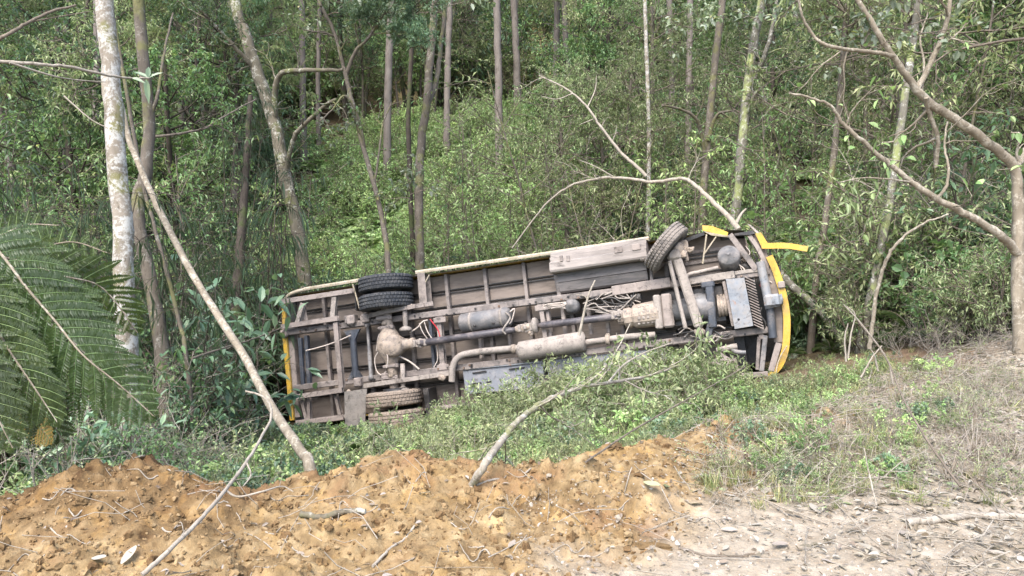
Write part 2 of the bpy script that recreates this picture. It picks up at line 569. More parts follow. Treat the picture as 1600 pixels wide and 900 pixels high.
def prism(mb, prof, p0, p1, up=Z3, mat=0):
    """a profile (closed, in side/up coordinates) swept from p0 to p1"""
    p0, p1 = np.asarray(p0, float), np.asarray(p1, float)
    d = unit(p1 - p0); s = unit(np.cross(up, d)); u = np.cross(d, s)
    q = np.asarray(prof, float); k = len(q)
    off = q[:, :1] * s + q[:, 1:] * u
    v = np.vstack([p0 + off, p1 + off])
    j = np.arange(k); n = (j + 1) % k
    mb.add(v, np.stack([j, n, n + k, j + k], -1), mat)
    mb.add(v[:k], [j[::-1]], mat); mb.add(v[k:], [j], mat)

def channel(w, h, t, open_side=1):
    """C profile: web of height h along 'up', flanges of width w towards +side or -side"""
    o = open_side
    return [(0, -h / 2), (o * w, -h / 2), (o * w, -h / 2 + t), (o * t, -h / 2 + t), (o * t, h / 2 - t), (o * w, h / 2 - t), (o * w, h / 2), (0, h / 2)]

def lathe(mb, p0, axis, prof, sides=24, mat=0, smooth=True, rnd=0.5, modul=None):
    """profile of (t along the axis, radius)"""
    p0 = np.asarray(p0, float); a = unit(axis)
    ref = Z3 if abs(a[2]) < 0.9 else X3
    u = unit(np.cross(a, ref)); w = np.cross(a, u)
    ang = np.linspace(0, 2 * np.pi, sides, endpoint=False)
    rows = []
    for i, (t, r) in enumerate(prof):
        rr = np.full(sides, r) if modul is None else r + modul(i, ang)
        rows.append(p0 + a * t + rr[:, None] * (np.cos(ang)[:, None] * u + np.sin(ang)[:, None] * w))
    v = np.vstack(rows)
    i = np.arange(len(prof) - 1)[:, None] * sides; j = np.arange(sides)[None, :]; k = (j + 1) % sides
    mb.add(v, np.stack([i + j, i + k, i + sides + k, i + sides + j], -1).reshape(-1, 4), mat, smooth, rnd)

def quad_plate(mb, pts, th, mat=0):
    """a plate through four (or more) corner points, th thick towards its back"""
    p = np.asarray(pts, float); k = len(p)
    n = unit(np.cross(p[1] - p[0], p[2] - p[0]))
    if n[2] < 0:
        p = p[::-1]; n = -n
    v = np.vstack([p, p - n * th]); j = np.arange(k); m = (j + 1) % k
    mb.add(v, [j], mat); mb.add(v, [(j + k)[::-1]], mat)
    mb.add(v, np.stack([j, j + k, m + k, m], -1), mat)

DUST = (0.34, 0.255, 0.195)
M_floor = dusty_mat("floor_board_dusty", (0.22, 0.160, 0.120), (0.34, 0.258, 0.195), 0.55, 0.9, scale=1.6, vary=0.38, streak=(0.5, 2.2, 1), grime=0.35)
M_frame = dusty_mat("chassis_steel_dusty", (0.17, 0.145, 0.13), (0.42, 0.33, 0.275), 0.72, 0.8, scale=5, vary=0.35)
M_rail = dusty_mat("rail_steel_dusty", (0.13, 0.115, 0.105), (0.37, 0.295, 0.25), 0.62, 0.8, scale=4, vary=0.4)
M_blue = dusty_mat("strut_steel_blue", (0.085, 0.10, 0.13), (0.27, 0.235, 0.21), 0.32, 0.6, scale=6)
M_dark = dusty_mat("greasy_dark_steel", (0.035, 0.032, 0.030), (0.17, 0.14, 0.12), 0.35, 0.6, scale=7)
M_shaft = dusty_mat("drive_shaft_paint", (0.115, 0.10, 0.115), (0.30, 0.235, 0.21), 0.38, 0.6, scale=5)
M_mud = dusty_mat("caked_mud_beige", (0.29, 0.225, 0.175), (0.46, 0.38, 0.31), 0.65, 0.9, scale=7, vary=0.25)
M_cast = dusty_mat("cast_metal_mudded", (0.30, 0.24, 0.20), (0.52, 0.42, 0.33), 0.6, 0.85, scale=10, vary=0.4)
M_gray = dusty_mat("grey_enamel", (0.21, 0.21, 0.215), (0.36, 0.31, 0.28), 0.45, 0.55, scale=5)
M_sheet = dusty_mat("bare_sheet_metal", (0.34, 0.37, 0.41), (0.42, 0.37, 0.33), 0.42, 0.5, 0.15, rust=(0.24, 0.105, 0.04), rust_at=0.60, scale=4)
M_blsheet = dusty_mat("blue_grey_box_metal", (0.27, 0.29, 0.33), (0.40, 0.35, 0.32), 0.35, 0.6, scale=5)
M_rusty = dusty_mat("rusty_steel", (0.23, 0.105, 0.04), (0.36, 0.27, 0.20), 0.42, 0.9, scale=8)
M_yellow = dusty_mat("yellow_coach_paint", (0.80, 0.50, 0.07), (0.50, 0.36, 0.17), 0.33, 0.5, scale=5, vary=0.25, rust=(.22, .12, .05), rust_at=.66, grime=.4)
M_lip = dusty_mat("cream_sill_paint", (0.50, 0.42, 0.26), (0.62, 0.53, 0.40), 0.6, 0.7, scale=6)
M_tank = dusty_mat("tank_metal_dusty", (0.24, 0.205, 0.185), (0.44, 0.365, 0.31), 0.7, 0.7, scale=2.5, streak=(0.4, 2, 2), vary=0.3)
M_tank2 = dusty_mat("tank_metal_dark_grime", (0.13, 0.12, 0.12), (0.26, 0.22, 0.20), 0.5, 0.7, scale=3, streak=(0.4, 2, 2))  # darker metal than the fuel tank's, stained with grime
M_white = dusty_mat("white_panel_paint", (0.60, 0.58, 0.52), (0.45, 0.37, 0.28), 0.35, 0.5, scale=2)
M_flap = dusty_mat("mud_flap_rubber", (0.20, 0.185, 0.165), (0.34, 0.29, 0.24), 0.6, 0.9, scale=6)
M_wood_tread = dusty_mat("rubber_caked_with_soil", (0.16, 0.125, 0.10), (0.42, 0.31, 0.215), 0.66, 0.9, rust=(0.36, 0.19, 0.06), rust_at=0.63, scale=5)
M_tyre = dusty_mat("tyre_rubber", (0.045, 0.05, 0.06), (0.13, 0.125, 0.12), 0.38, 0.8, scale=6)
M_tyre2 = dusty_mat("tyre_rubber_dusty", (0.10, 0.088, 0.078), (0.33, 0.27, 0.22), 0.62, 0.9, scale=7)
_t = NT("bus_window_glass"); M_glass = _t.done(_t.principled((0.02, 0.025, 0.03), 0.08, 0, 0.6))
_t = NT("wire_insulation"); M_wire = _t.done(_t.principled((0.42, 0.36, 0.31), 0.7))
_t = NT("red_wire_insulation"); M_red = _t.done(_t.principled((0.45, 0.03, 0.04), 0.5))

def part(name, mats, fn, parent=None):
    mb = MB()
    fn(mb)
    return mb.build(name, mats, parent or bus)

ZF = -0.30                                  # level of the floor boards
# --- body: side walls, roof, end walls with windows (the far side of the wreck)
H = 2.55
def body_profile(ins=0.0):
    w = BW / 2 - ins
    pts = [(w, -0.02), (w, -1.0), (w - 0.03, -1.75), (w - 0.12, -2.25), (w - 0.30, -2.47), (w - 0.62, -H), (0, -H - 0.03)]
    pts = pts + [(-a, b) for a, b in pts[-2::-1]]
    return np.array(pts)
def f_shell(mb):
    xs = [-BL / 2, -BL / 2 + 0.12, -1.5, 1.5, BL / 2 - 0.55, BL / 2 - 0.2]
    sc = [0.97, 1, 1, 1, 1, 0.95]
    pr = body_profile()
    k = len(pr)
    v = np.vstack([np.column_stack([np.full(k, x), pr[:, 0] * s, pr[:, 1]]) for x, s in zip(xs, sc)])
    for i in range(len(xs) - 1):
        j = np.arange(k - 1) + i * k
        mb.add(v, np.stack([j, j + 1, j + 1 + k, j + k], -1), 0, True)
    mb.add(v[:k], [np.arange(k)], 0)
    mb.add(v[-k:], [np.arange(k)[::-1]], 0)
shell = part("body_shell", M_white, f_shell)
for s in (-1, 1):
    part("paint_band", M_yellow, lambda mb: beam(mb, (-BL / 2 + 0.15, s * (BW / 2 + 0.006), -0.42), (BL / 2 - 0.6, s * (BW / 2 + 0.006), -0.42), 0.02, 0.5))
    for k in range(6):
        x0 = -3.7 + k * 1.18
        part("window", M_glass, lambda mb: cbox(mb, (x0 + 0.5, s * (BW / 2 - 0.015), -1.38), (1.0, 0.06, 0.62), ch=0.02))
part("windscreen", M_glass, lambda mb: cbox(mb, (BL / 2 - 0.19, 0, -1.5), (0.05, 1.8, 0.85), ch=0.02))
part("rear_window", M_glass, lambda mb: cbox(mb, (-BL / 2 - 0.005, 0, -1.5), (0.05, 1.5, 0.6), ch=0.02))

# --- floor boards between battens and cross joists: every board its own piece
rows_y = [-1.13, -0.72, -0.30, 0.13, 0.55, 0.83, 1.13]
cols_x = [-4.1, -3.45, -2.6, -1.75, -1.0, -0.28, 0.42, 1.15, 1.95, 2.75, 3.6]
rng = np.random.default_rng(4)
for i in range(len(cols_x) - 1):
    for j in range(len(rows_y) - 1):
        x0, x1, y0, y1 = cols_x[i], cols_x[i + 1], rows_y[j], rows_y[j + 1]
        part("floor_board", M_floor, lambda mb: cbox(mb, ((x0 + x1) / 2, (y0 + y1) / 2, ZF - 0.02 + rng.uniform(-.006, .006)),
                                                     (x1 - x0 - 0.012, y1 - y0 - 0.012, 0.03), ch=0.004))
for y in rows_y[1:-1]:
    part("floor_batten", M_dark, lambda mb: prism(mb, channel(0.018, 0.05, 0.006), (-4.1, y - 0.035, ZF + 0.006), (3.6, y - 0.035, ZF + 0.006)))
    part("floor_batten", M_dark, lambda mb: prism(mb, channel(0.014, 0.05, 0.006), (-4.1, y + 0.02, ZF + 0.006), (3.6, y + 0.02, ZF + 0.006)))
for x in cols_x[1:-1]:
    part("cross_joist", M_rail, lambda mb: prism(mb, channel(0.055, 0.09, 0.008), (x, -1.13, ZF + 0.035), (x, 1.13, ZF + 0.035)))
part("floor_underlay", M_dark, lambda mb: cbox(mb, (-0.2, 0, ZF - 0.075), (7.9, 2.26, 0.03)))

# --- sill lips along the upper and lower edge, yellow trim round the corners
def edge_tube(px_pts, z, r, n=5):
    return catmull([B(a, b, z) for a, b in px_pts], n), r
def f_lip(a, b):
    def f(mb):
        p0, p1 = B(*a, 0.0), B(*b, 0.0)
        prism(mb, [(-0.012, 0.02), (0.02, 0.028), (0.045, 0.02), (0.05, -0.26), (0.035, -0.26), (0.03, 0.0), (-0.012, 0.0)], p0, p1)
    return f
part("sill_lip", M_lip, f_lip((476, 453), (563, 439)))
part("sill_lip", M_lip, f_lip((650, 427), (866, 396)))
part("sill_lip", M_lip, f_lip((866, 396), (1014, 374)))
part("lower_sill", M_frame, f_lip((467, 661), (540, 652)))
part("lower_sill", M_frame, f_lip((665, 641), (1110, 592)))
part("corner_trim", M_lip, lambda mb: tube(mb, catmull([B(478, 452, 0), B(462, 456, 0), B(449, 463, 0), B(443, 477, 0)], 6), 0.032, 8))
part("rear_trim", M_yellow, lambda mb: beam(mb, B(444, 474, 0.0), B(445, 520, 0.0), 0.075, 0.06, mat=0))
part("rear_trim", M_yellow, lambda mb: beam(mb, B(445, 520, -0.01), B(457, 657, -0.01), 0.085, 0.06))
part("rear_wall_flange", M_frame, lambda mb: beam(mb, B(456, 524, -0.1), B(466, 652, -0.1), 0.14, 0.12))

# --- chassis rails (C sections) and rear outriggers
def f_chan(a, b, w, h, z, side=1, t=0.012, up=Z3):
    return lambda mb: prism(mb, channel(w, h, t, side), B(*a, z), B(*b, z), up)
part("chassis_rail", M_rail, lambda mb: beam(mb, B(442, 521, -0.04), B(1190, 427, -0.04), 0.105, 0.2, ch=0.012))
part("chassis_rail", M_rail, lambda mb: beam(mb, B(463, 606, -0.04), B(1200, 515, -0.04), 0.105, 0.2, ch=0.012))
part("rail_reinforcement", M_frame, lambda mb: beam(mb, B(957, 455, 0.03), B(1048, 441, 0.03), 0.15, 0.12))
part("rail_end", M_mud, lambda mb: beam(mb, B(1075, 440, 0.05), B(1148, 429, 0.05), 0.11, 0.12))
part("rear_crossbar", M_frame, lambda mb: prism(mb, channel(0.085, 0.07, 0.01, 1), B(441, 475, 0.09), B(552, 458, 0.09)))
part("rear_crossbar", M_frame, lambda mb: prism(mb, channel(0.085, 0.07, 0.01, 1), B(441, 514, 0.14), B(529, 501, 0.14)))
part("rear_crossbar", M_frame, lambda mb: prism(mb, channel(0.085, 0.07, 0.01, 1), B(446, 626, 0.12), B(536, 613, 0.12)))
part("rear_crossbar", M_frame, lambda mb: beam(mb, B(464, 661, 0.0), B(538, 652, 0.0), 0.09, 0.09))
for a, b, w in (((471, 473), (462, 505), .085), ((520, 464), (517, 497), .09)):
    part("outrigger", M_mud, lambda mb: prism(mb, channel(w, 0.07, 0.01, 1), B(*a, 0.07), B(*b, 0.10)))
for a, b, c in (((476, 474), (481, 500), (472, 500)), ((525, 466), (528, 497), (521, 497))):
    part("gusset", M_rail, lambda mb: quad_plate(mb, [B(*a, 0.03), B(*b, 0.03), B(*c, 0.03)], 0.012))
for a, b, w in (((470, 624), (478, 656), .06), ((481, 622), (482, 655), .06), ((523, 617), (531, 652), .055)):
    part("outrigger", M_frame, lambda mb: prism(mb, channel(w, 0.08, 0.01, 1), B(*a, 0.02), B(*b, 0.0)))
part("rear_stanchion", M_frame, lambda mb: prism(mb, channel(0.09, 0.08, 0.01, 1), B(522, 504, 0.10), B(531, 606, 0.10)))
part("rear_stanchion", M_blue, lambda mb: beam(mb, B(469, 528, 0.02), B(474, 602, 0.02), 0.07, 0.07))
part("rear_stanchion", M_blue, lambda mb: beam(mb, B(479, 524, -0.05), B(484, 603, -0.05), 0.07, 0.09))
part("rear_stanchion", M_frame, lambda mb: beam(mb, B(461, 528, -0.12), B(466, 612, -0.12), 0.05, 0.05))
for a, b, r, m in (((551, 520), (556, 589), 0.058, M_blue),):
    def f_strut(mb):
        p0, p1 = B(*a, 0.03), B(*b, 0.03)
        tube(mb, [p0, p1], r, 12)
        for p, s in ((p0, 1), (p1, -1)):
            d = unit(p1 - p0) * s
            quad_plate(mb, [p - X3 * 0.16 - d * 0.05 + Z3 * .03, p + X3 * 0.16 - d * 0.05 + Z3 * .03, p + X3 * 0.055 + d * 0.12 + Z3 * .03, p - X3 * 0.055 + d * 0.12 + Z3 * .03], 0.05)
    part("cross_strut", m, f_strut)
part("shock_absorber", M_gray, lambda mb: lathe(mb, B(574, 505, 0.06), B(580, 590, 0.06) - B(574, 505, 0.06),
     [(0, 0.0), (0, .03), (.02, .045), (.06, .045), (.07, .028), (.5, .028), (.5, .035), (.9, .035), (.92, .05), (.98, .05), (.98, 0)], 14))
part("tow_eye", M_frame, lambda mb: lathe(mb, B(447, 521, 0.02), Z3, [(0, 0.0), (0, .075), (.05, .085), (.09, .06), (.09, .03), (0.05, 0.028), (0.05, 0)], 18))
part("spring_mount", M_rail, lambda mb: (cbox(mb, B(549, 499, 0.06), (0.2, 0.14, 0.14)), lathe(mb, B(549, 492, 0.05), B(550, 511, 0.05) - B(549, 492, 0.05), [(0, 0), (0, .05), (.03, .085), (.06, .05), (.10, .05), (.13, .085), (.16, .06), (.2, .06), (.2, 0)], 16)))
for a in ((549, 500), (572, 497), (595, 494), (603, 590), (560, 597)):
    part("hanger_bracket", M_frame, lambda mb: cbox(mb, B(*a, 0.09), (0.14, 0.16, 0.12), ch=0.02))
# leaf springs
for a, b, m in (((563, 497), (676, 474), M_frame), ((563, 604), (704, 583), M_mud)):
    sp = empty("leaf_spring"); sp.parent = bus
    for k in range(4):
        def f_leaf(mb):
            f0, f1 = 0.10 * k, 1 - 0.10 * k
            p0, p1 = B(*a, 0.05), B(*b, 0.05)
            q = [p0 + (p1 - p0) * t + Z3 * (0.03 + 0.028 * k - 0.10 * (2 * t - 1) ** 2 + 0.06) for t in np.linspace(f0, f1, 9)]
            for u, v in zip(q[:-1], q[1:]):
                beam(mb, u, v, 0.075, 0.022, ext=0.004, ch=0.003)
        part("spring_leaf", m, f_leaf, sp)

# --- wheels
def tyre_mesh(rad, wid, lugs=44):
    mb = MB()
    h = wid / 2
    prof = [(-h * 0.80, rad * 0.56), (-h * 0.98, rad * 0.66), (-h * 1.0, rad * 0.80), (-h * 0.93, rad * 0.92), (-h * 0.80, rad * 0.985)]
    g_ = 0.012
    for c in (-0.45, 0.0, 0.45):
        prof += [(h * c - g_, rad), (h * c - g_ + .003, rad - 0.016), (h * c + g_ - .003, rad - 0.016), (h * c + g_, rad)]
    prof += [(h * 0.80, rad * 0.985), (h * 0.93, rad * 0.92), (h * 1.0, rad * 0.80), (h * 0.98, rad * 0.66), (h * 0.80, rad * 0.56)]
    n = len(prof)
    def mod(i, ang):
        r = prof[i][1]
        if r > rad * 0.97 and r > rad - 0.014:
            k = np.arange(len(ang))
            return np.where((k + (i // 4) * 2) % 4 == 0, -0.011, 0.0)
        return np.zeros(len(ang))
    lathe(mb, (0, 0, 0), Y3, prof, lugs * 4, 0, False, 0.5, mod)
    return mb
def rim_mesh(rad, wid):
    mb = MB()
    h = wid / 2; r = rad * 0.60
    lathe(mb, (0, 0, 0), Y3, [(-h * .85, r), (-h * .8, r * .93), (h * .05, r * .9), (h * .1, r * .45), (h * .35, r * .42), (h * .4, 0.0)], 32, 0)
    lathe(mb, (0, 0, 0), Y3, [(h * .85, r), (h * .8, r * .93), (h * .05, r * .92)], 32, 0)
    for k in range(8):
        a = k * np.pi / 4
        c = np.array([np.cos(a) * r * .68, h * .08, np.sin(a) * r * .68])
        lathe(mb, c, Y3, [(0, .035), (.012, .035), (.012, 0)], 10, 1)
        c = np.array([np.cos(a + .4) * r * .34, h * .36, np.sin(a + .4) * r * .34])
        lathe(mb, c, Y3, [(0, .016), (.03, .016), (.03, 0)], 6, 0)
    return mb
def wheel(center, rad, wid, rot=0.0, tmat=None, lab=None, tiltx=0.0):
    w = empty("wheel"); w.parent = bus
    w.matrix_local = Matrix.Translation(center) @ Matrix.Rotation(rot, 4, 'Z') @ Matrix.Rotation(tiltx, 4, 'X') @ Matrix.Rotation(rng.uniform(0, 1), 4, 'Y')
    tyre_mesh(rad, wid).build("tyre", tmat, w)
    rim_mesh(rad, wid).build("rim", [M_frame, M_dark], w)
    if lab:
        w["label"] = lab
    return w
_c = lambda px, py, z: B(px, py, z)
wheel(_c(603, 444, 0.08), 0.475, 0.27, 0.0, M_tyre, "outer rear tyre of the raised dual wheel, dark clean rubber", -0.02)
wheel(_c(604, 472, 0.08), 0.475, 0.27, 0.0, M_tyre, None, -0.02)
wheel(_c(616, 622, 0.10), 0.475, 0.26, 0.0, M_wood_tread, "rear tyre pressed to the ground, caked with orange soil")
wheel(_c(620, 652, 0.10), 0.475, 0.26, 0.0, M_wood_tread)
_fw = B(1041, 386, 0.16)
wheel(_fw, 0.42, 0.235, R(45.0), M_tyre2, "steered front tyre turned hard over, greyish dusty tread")
part("mud_flap", M_flap, lambda mb: quad_plate(mb, [B(538, 612, 0.30), B(573, 607, 0.30), B(570, 664, 0.32), B(539, 666, 0.32)], 0.015))
part("brake_drum", M_dark, lambda mb: lathe(mb, B(620, 606, 0.09), -Y3, [(0, 0), (0, .23), (.16, .25), (.18, .2), (.18, 0)], 28))
part("wheel_arch", M_dark, lambda mb: beam(mb, B(671, 606, 0.0), B(677, 650, 0.0), 0.10, 0.34))
part("wheel_arch", M_frame, lambda mb: prism(mb, channel(0.14, 0.22, 0.01, 1), B(656, 428, -0.06), B(660, 478, -0.06)))
part("wheel_arch", M_dark, lambda mb: beam(mb, B(561, 446, -0.15), B(563, 486, -0.15), 0.03, 0.3))
part("stay_rod", M_lip, lambda mb: tube(mb, [B(671, 429, 0.02), B(662, 446, 0.04)], 0.012, 6))
part("stay_rod", M_lip, lambda mb: tube(mb, [B(551, 444, 0.04), B(562, 482, 0.0)], 0.016, 6))

# --- rear axle with differential
def f_axle(mb):
    p0, p1, c = B(602, 470, 0.10), B(619, 628, 0.10), B(612, 540, 0.10)
    ax = p1 - p0; L = np.linalg.norm(ax); tc = np.dot(c - p0, unit(ax))
    prof = [(0, .05), (0, .085), (tc - .42, .085), (tc - .30, .11), (tc - .20, .17), (tc - .08, .22), (tc + .06, .225), (tc + .18, .17), (tc + .28, .11), (tc + .40, .085), (L, .085), (L, .05)]
    lathe(mb, p0, ax, prof, 22)
part("rear_axle", M_cast, f_axle)
part("differential_nose", M_cast, lambda mb: lathe(mb, B(606, 541, 0.14), B(652, 536, 0.13) - B(606, 541, 0.14), [(0, .20), (.12, .205), (.22, .17), (.33, .105), (.42, .085), (.46, .10), (.50, .10), (.50, 0)], 20))
part("differential_cover", M_cast, lambda mb: lathe(mb, B(611, 540, 0.28), Z3, [(-.1, .20), (0, .19), (.03, .15), (.05, .0)], 20))
for a, b in (((632, 474), (634, 516)), ((629, 568), (630, 606))):
    part("brake_chamber", M_mud, lambda mb: lathe(mb, B(*a, 0.15), B(*b, 0.15) - B(*a, 0.15), [(0, .0), (0, .04), (.36, .045), (.38, .03), (.42, .10), (.45, .11), (.47, .10), (.47, 0)], 14))
for a in ((601, 497), (604, 512), (611, 590), (612, 572)):
    part("axle_clamp", M_frame, lambda mb: (cbox(mb, B(*a, 0.17), (0.26, 0.07, 0.05), ch=.015), cbox(mb, B(*a, 0.1), (0.24, 0.05, 0.22), ch=.02)))

# --- drive line
def f_shaft(a, b, r, z0, z1):
    def f(mb):
        p0, p1 = B(*a, z0), B(*b, z1)
        L = np.linalg.norm(p1 - p0)
        lathe(mb, p0, p1 - p0, [(0, 0), (0, r * .6), (.05, r * .7), (.08, r), (L - .10, r), (L - .06, r * .75), (L, r * .7), (L, 0)], 20)
    return f
part("drive_shaft", M_shaft, f_shaft((652, 537), (805, 515), 0.062, 0.13, 0.11))
part("drive_shaft", M_shaft, f_shaft((840, 509), (967, 494), 0.056, 0.11, 0.12))
def f_ujoint(a, z, r):
    def f(mb):
        c = B(*a, z)
        cbox(mb, c, (0.05, 0.16, 0.06), ch=.012); cbox(mb, c, (0.05, 0.06, 0.16), ch=.012)
        for s in (-1, 1):
            cbox(mb, c + X3 * s * .055, (0.09, 0.13, 0.05), ch=.02)
            cbox(mb, c + X3 * s * .1, (0.05, 0.12, 0.12), ch=.03)
    return f
for a in ((657, 536), (822, 512), (968, 492)):
    part("universal_joint", M_mud, f_ujoint(a, 0.13, .06))
part("centre_bearing", M_mud, lambda mb: lathe(mb, B(832, 509, 0.1), X3, [(0, 0), (0, .09), (.02, .125), (.06, .13), (.09, .10), (.09, 0)], 20))
part("slip_yoke", M_cast, lambda mb: lathe(mb, B(806, 515, 0.11), B(836, 509, 0.11) - B(806, 515, 0.11), [(0, .05), (.05, .07), (.10, .05), (.16, .075), (.24, .06), (.30, .07)], 14))
# joists crossing between the rails
for a, b, w, m, z in (((683, 497), (690, 578), .085, M_frame, -.02), ((671, 500), (678, 578), .05, M_blue, -.06), ((747, 497), (751, 560), .05, M_frame, -.12),
                      ((843, 478), (850, 530), .07, M_frame, .0), ((853, 478), (859, 528), .05, M_frame, -.05), ((876, 475), (882, 525), .055, M_frame, -.08),
                      ((943, 470), (949, 520), .05, M_rail, -.1), ((790, 490), (797, 545), .04, M_frame, -.15), ((915, 470), (922, 522), .05, M_rail, -.1)):
    part("cross_member", m, lambda mb: prism(mb, channel(w, 0.10, 0.012, 1), B(*a, z), B(*b, z)))
for a in ((687, 500), (692, 574), (846, 481)):
    part("member_flange", M_frame, lambda mb: (cbox(mb, B(*a, 0.06), (0.22, 0.09, 0.03)), cbox(mb, B(*a, 0.03), (0.14, 0.13, 0.03))))

# --- air tank, tanks, boxes, exhaust
def f_airtank(mb):
    p0, p1 = B(722, 505, 0.0), B(797, 494, 0.0)
    L = np.linalg.norm(p1 - p0); r = 0.165
    lathe(mb, p0, p1 - p0, [(-.045, 0), (-.04, r * .45), (-.02, r * .8), (.02, r), (L - .02, r), (L + .02, r * .8), (L + .04, r * .45), (L + .045, 0)], 28)
at = part("air_tank", M_gray, f_airtank)
for a in ((786, 496), (738, 503)):
    part("tank_strap", M_mud, lambda mb: lathe(mb, B(*a, 0.0), X3, [(-.018, .160), (-.018, .172), (.018, .172), (.018, .160)], 28), at)
for a in ((742, 509), (771, 505)):
    part("drain_plug", M_dark, lambda mb: lathe(mb, B(*a, 0.14), Z3, [(0, .022), (.03, .02), (.03, 0)], 8), at)
def f_fuel(mb):
    a, b = B(863, 412, 0.0), B(1012, 389, 0.0)
    h = 0.16
    prof = [(-h - .02, -.25), (-h - .02, .02), (-h, .05), (-h + .065, .06), (-h + .07, .085), (-h + .075, .12), (-h + .15, .125), (-h + .155, .16), (-h + .17, .20), (h - .03, .215), (h, .20), (h + .015, .17), (h + .015, -.25)]
    prism(mb, [(-s, u) for s, u in prof][::-1], a, b)
ft = part("fuel_tank", M_tank, f_fuel)
for a in ((966, 390), (994, 386), (877, 404), (888, 404)):
    part("tank_patch", M_frame, lambda mb: cbox(mb, B(*a, 0.20), (0.13 if a[0] > 960 else .05, 0.10, 0.03), ch=.012), ft)
part("tank_end_cap", M_mud, lambda mb: cbox(mb, B(1004, 402, 0.12), (0.10, 0.12, 0.16), ch=.03), ft)
def f_locker(mb):
    a, b = B(872, 443, -.05), B(1012, 423, -.05)
    h = 0.17
    prof = [(-h, -.2), (-h, .02), (-h + .03, .06), (-.01, .085), (0.0, .07), (.01, .085), (h - .02, .06), (h, .0), (h, -.2)]
    prism(mb, prof, a, b)
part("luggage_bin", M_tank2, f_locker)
part("bin_strap", M_rail, lambda mb: beam(mb, B(868, 430, 0.0), B(875, 466, 0.0), 0.06, 0.06))
part("bin_strap", M_rail, lambda mb: beam(mb, B(1016, 412, -0.02), B(1019, 442, -0.02), 0.05, 0.06))
def f_muff(mb):
    p0, p1 = B(813, 549, 0.12), B(913, 533, 0.12)
    L = np.linalg.norm(p1 - p0)
    lathe(mb, p0, p1 - p0, [(-.06, .05), (-.02, .10), (.0, .155), (.03, .16), (L - .03, .16), (L, .15), (L + .03, .06)], 26)
part("muffler", M_mud, f_muff)
part("exhaust_pipe", M_mud, lambda mb: tube(mb, catmull([B(706, 596, .12), B(708, 572, .13), B(718, 557, .13), B(740, 551, .13), B(775, 547, .13), B(812, 544, .13)], 7), 0.055, 14))
part("exhaust_pipe", M_mud, lambda mb: tube(mb, catmull([B(912, 536, .12), B(940, 532, .12), B(975, 527, .11), B(1024, 523, .08)], 6), 0.05, 12))
part("pipe_clamp", M_cast, lambda mb: lathe(mb, B(803, 545, 0.13), X3, [(-.03, .055), (-.03, .075), (.03, .075), (.03, .055)], 16))
part("pipe_clamp", M_cast, lambda mb: (lathe(mb, B(950, 531, 0.12), X3, [(-.03, .055), (-.03, .085), (.03, .085), (.03, .055)], 16), cbox(mb, B(950, 527, .14), (.06, .12, .04))))
def f_tool(mb):
    c = [B(723, 578, .02), B(848, 566, .02), B(851, 604, .05), B(728, 616, .05)]
    quad_plate(mb, c, 0.3)
tb = part("battery_box", M_blsheet, f_tool)
part("box_lip", M_sheet, lambda mb: beam(mb, B(723, 577, .045), B(848, 565, .045), 0.03, 0.02), tb)
for a, b in (((738, 583), (760, 580)), ((738, 600), (752, 598)), ((795, 577), (820, 574)), ((815, 592), (822, 591)), ((760, 597), (768, 596))):
    part("slot", M_dark, lambda mb: beam(mb, B(*a, .047), B(*b, .047), 0.022, 0.012), tb)
part("side_box", M_blsheet, lambda mb: quad_plate(mb, [B(855, 562, .0), B(1040, 544, .0), B(1042, 578, .02), B(858, 600, .02)], 0.25))
part("air_filter_bowl", M_gray, lambda mb: lathe(mb, B(897, 481, -.12), Z3 + Y3 * .25, [(0, .10), (.06, .125), (.14, .125), (.20, .10), (.22, .05), (.26, .04), (.27, 0)], 22))

# --- gearbox, engine, radiator
def f_gear(mb):
    p0, p1 = B(965, 499, .05), B(1030, 489, .05)
    L = np.linalg.norm(p1 - p0)
    lathe(mb, p0, p1 - p0, [(0, .06), (.02, .09), (.10, .10), (.12, .155), (.2, .165), (.24, .15), (.28, .185), (L, .205), (L, 0)], 12, 0, False)
gb = part("gearbox", M_cast, f_gear)
for i in range(5):
    for j in range(4):
        c = B(999 + i * 7, 481 + j * 8 - i * 1.0, 0.19 + 0.04 * (1 - abs(j - 1.5) / 1.0))
        part("casting_rib", M_mud, lambda mb: cbox(mb, c, (0.045, 0.055, 0.06), ch=.012), gb)
part("bell_housing", M_mud, lambda mb: beam(mb, B(1026, 461, .16), B(1031, 514, .16), 0.11, 0.14, ch=.02))
part("bell_housing", M_frame, lambda mb: beam(mb, B(1040, 459, .12), B(1046, 512, .12), 0.17, 0.14, ch=.03))
part("engine_block", M_dark, lambda mb: cbox(mb, B(1085, 480, -.18), (1.0, 0.62, 0.36), ch=.05))
part("oil_sump", M_gray, lambda mb: lathe(mb, B(1052, 486, .0), B(1120, 476, .0) - B(1052, 486, .0), [(0, 0), (0, .17), (.28, .17), (.30, .21), (.40, .215), (.62, .2), (.64, .12), (.64, 0)], 22))
part("engine_mount", M_blue, lambda mb: (beam(mb, B(1108, 446, .16), B(1114, 512, .16), 0.12, 0.07, ch=.02), cbox(mb, B(1106, 445, .14), (0.2, 0.09, 0.12), ch=.03), beam(mb, B(1112, 500, .15), B(1106, 526, .12), 0.1, 0.05)))
part("fan_pulley", M_cast, lambda mb: lathe(mb, B(1122, 478, .02), X3, [(0, .0), (0, .17), (.02, .17), (.035, .14), (.05, .17), (.07, .17), (.085, .14), (.10, .17), (.12, .165), (.14, .09), (.14, 0)], 26))
part("fan_shroud", M_frame, lambda mb: beam(mb, B(1131, 440, .06), B(1146, 510, .06), 0.05, 0.12))
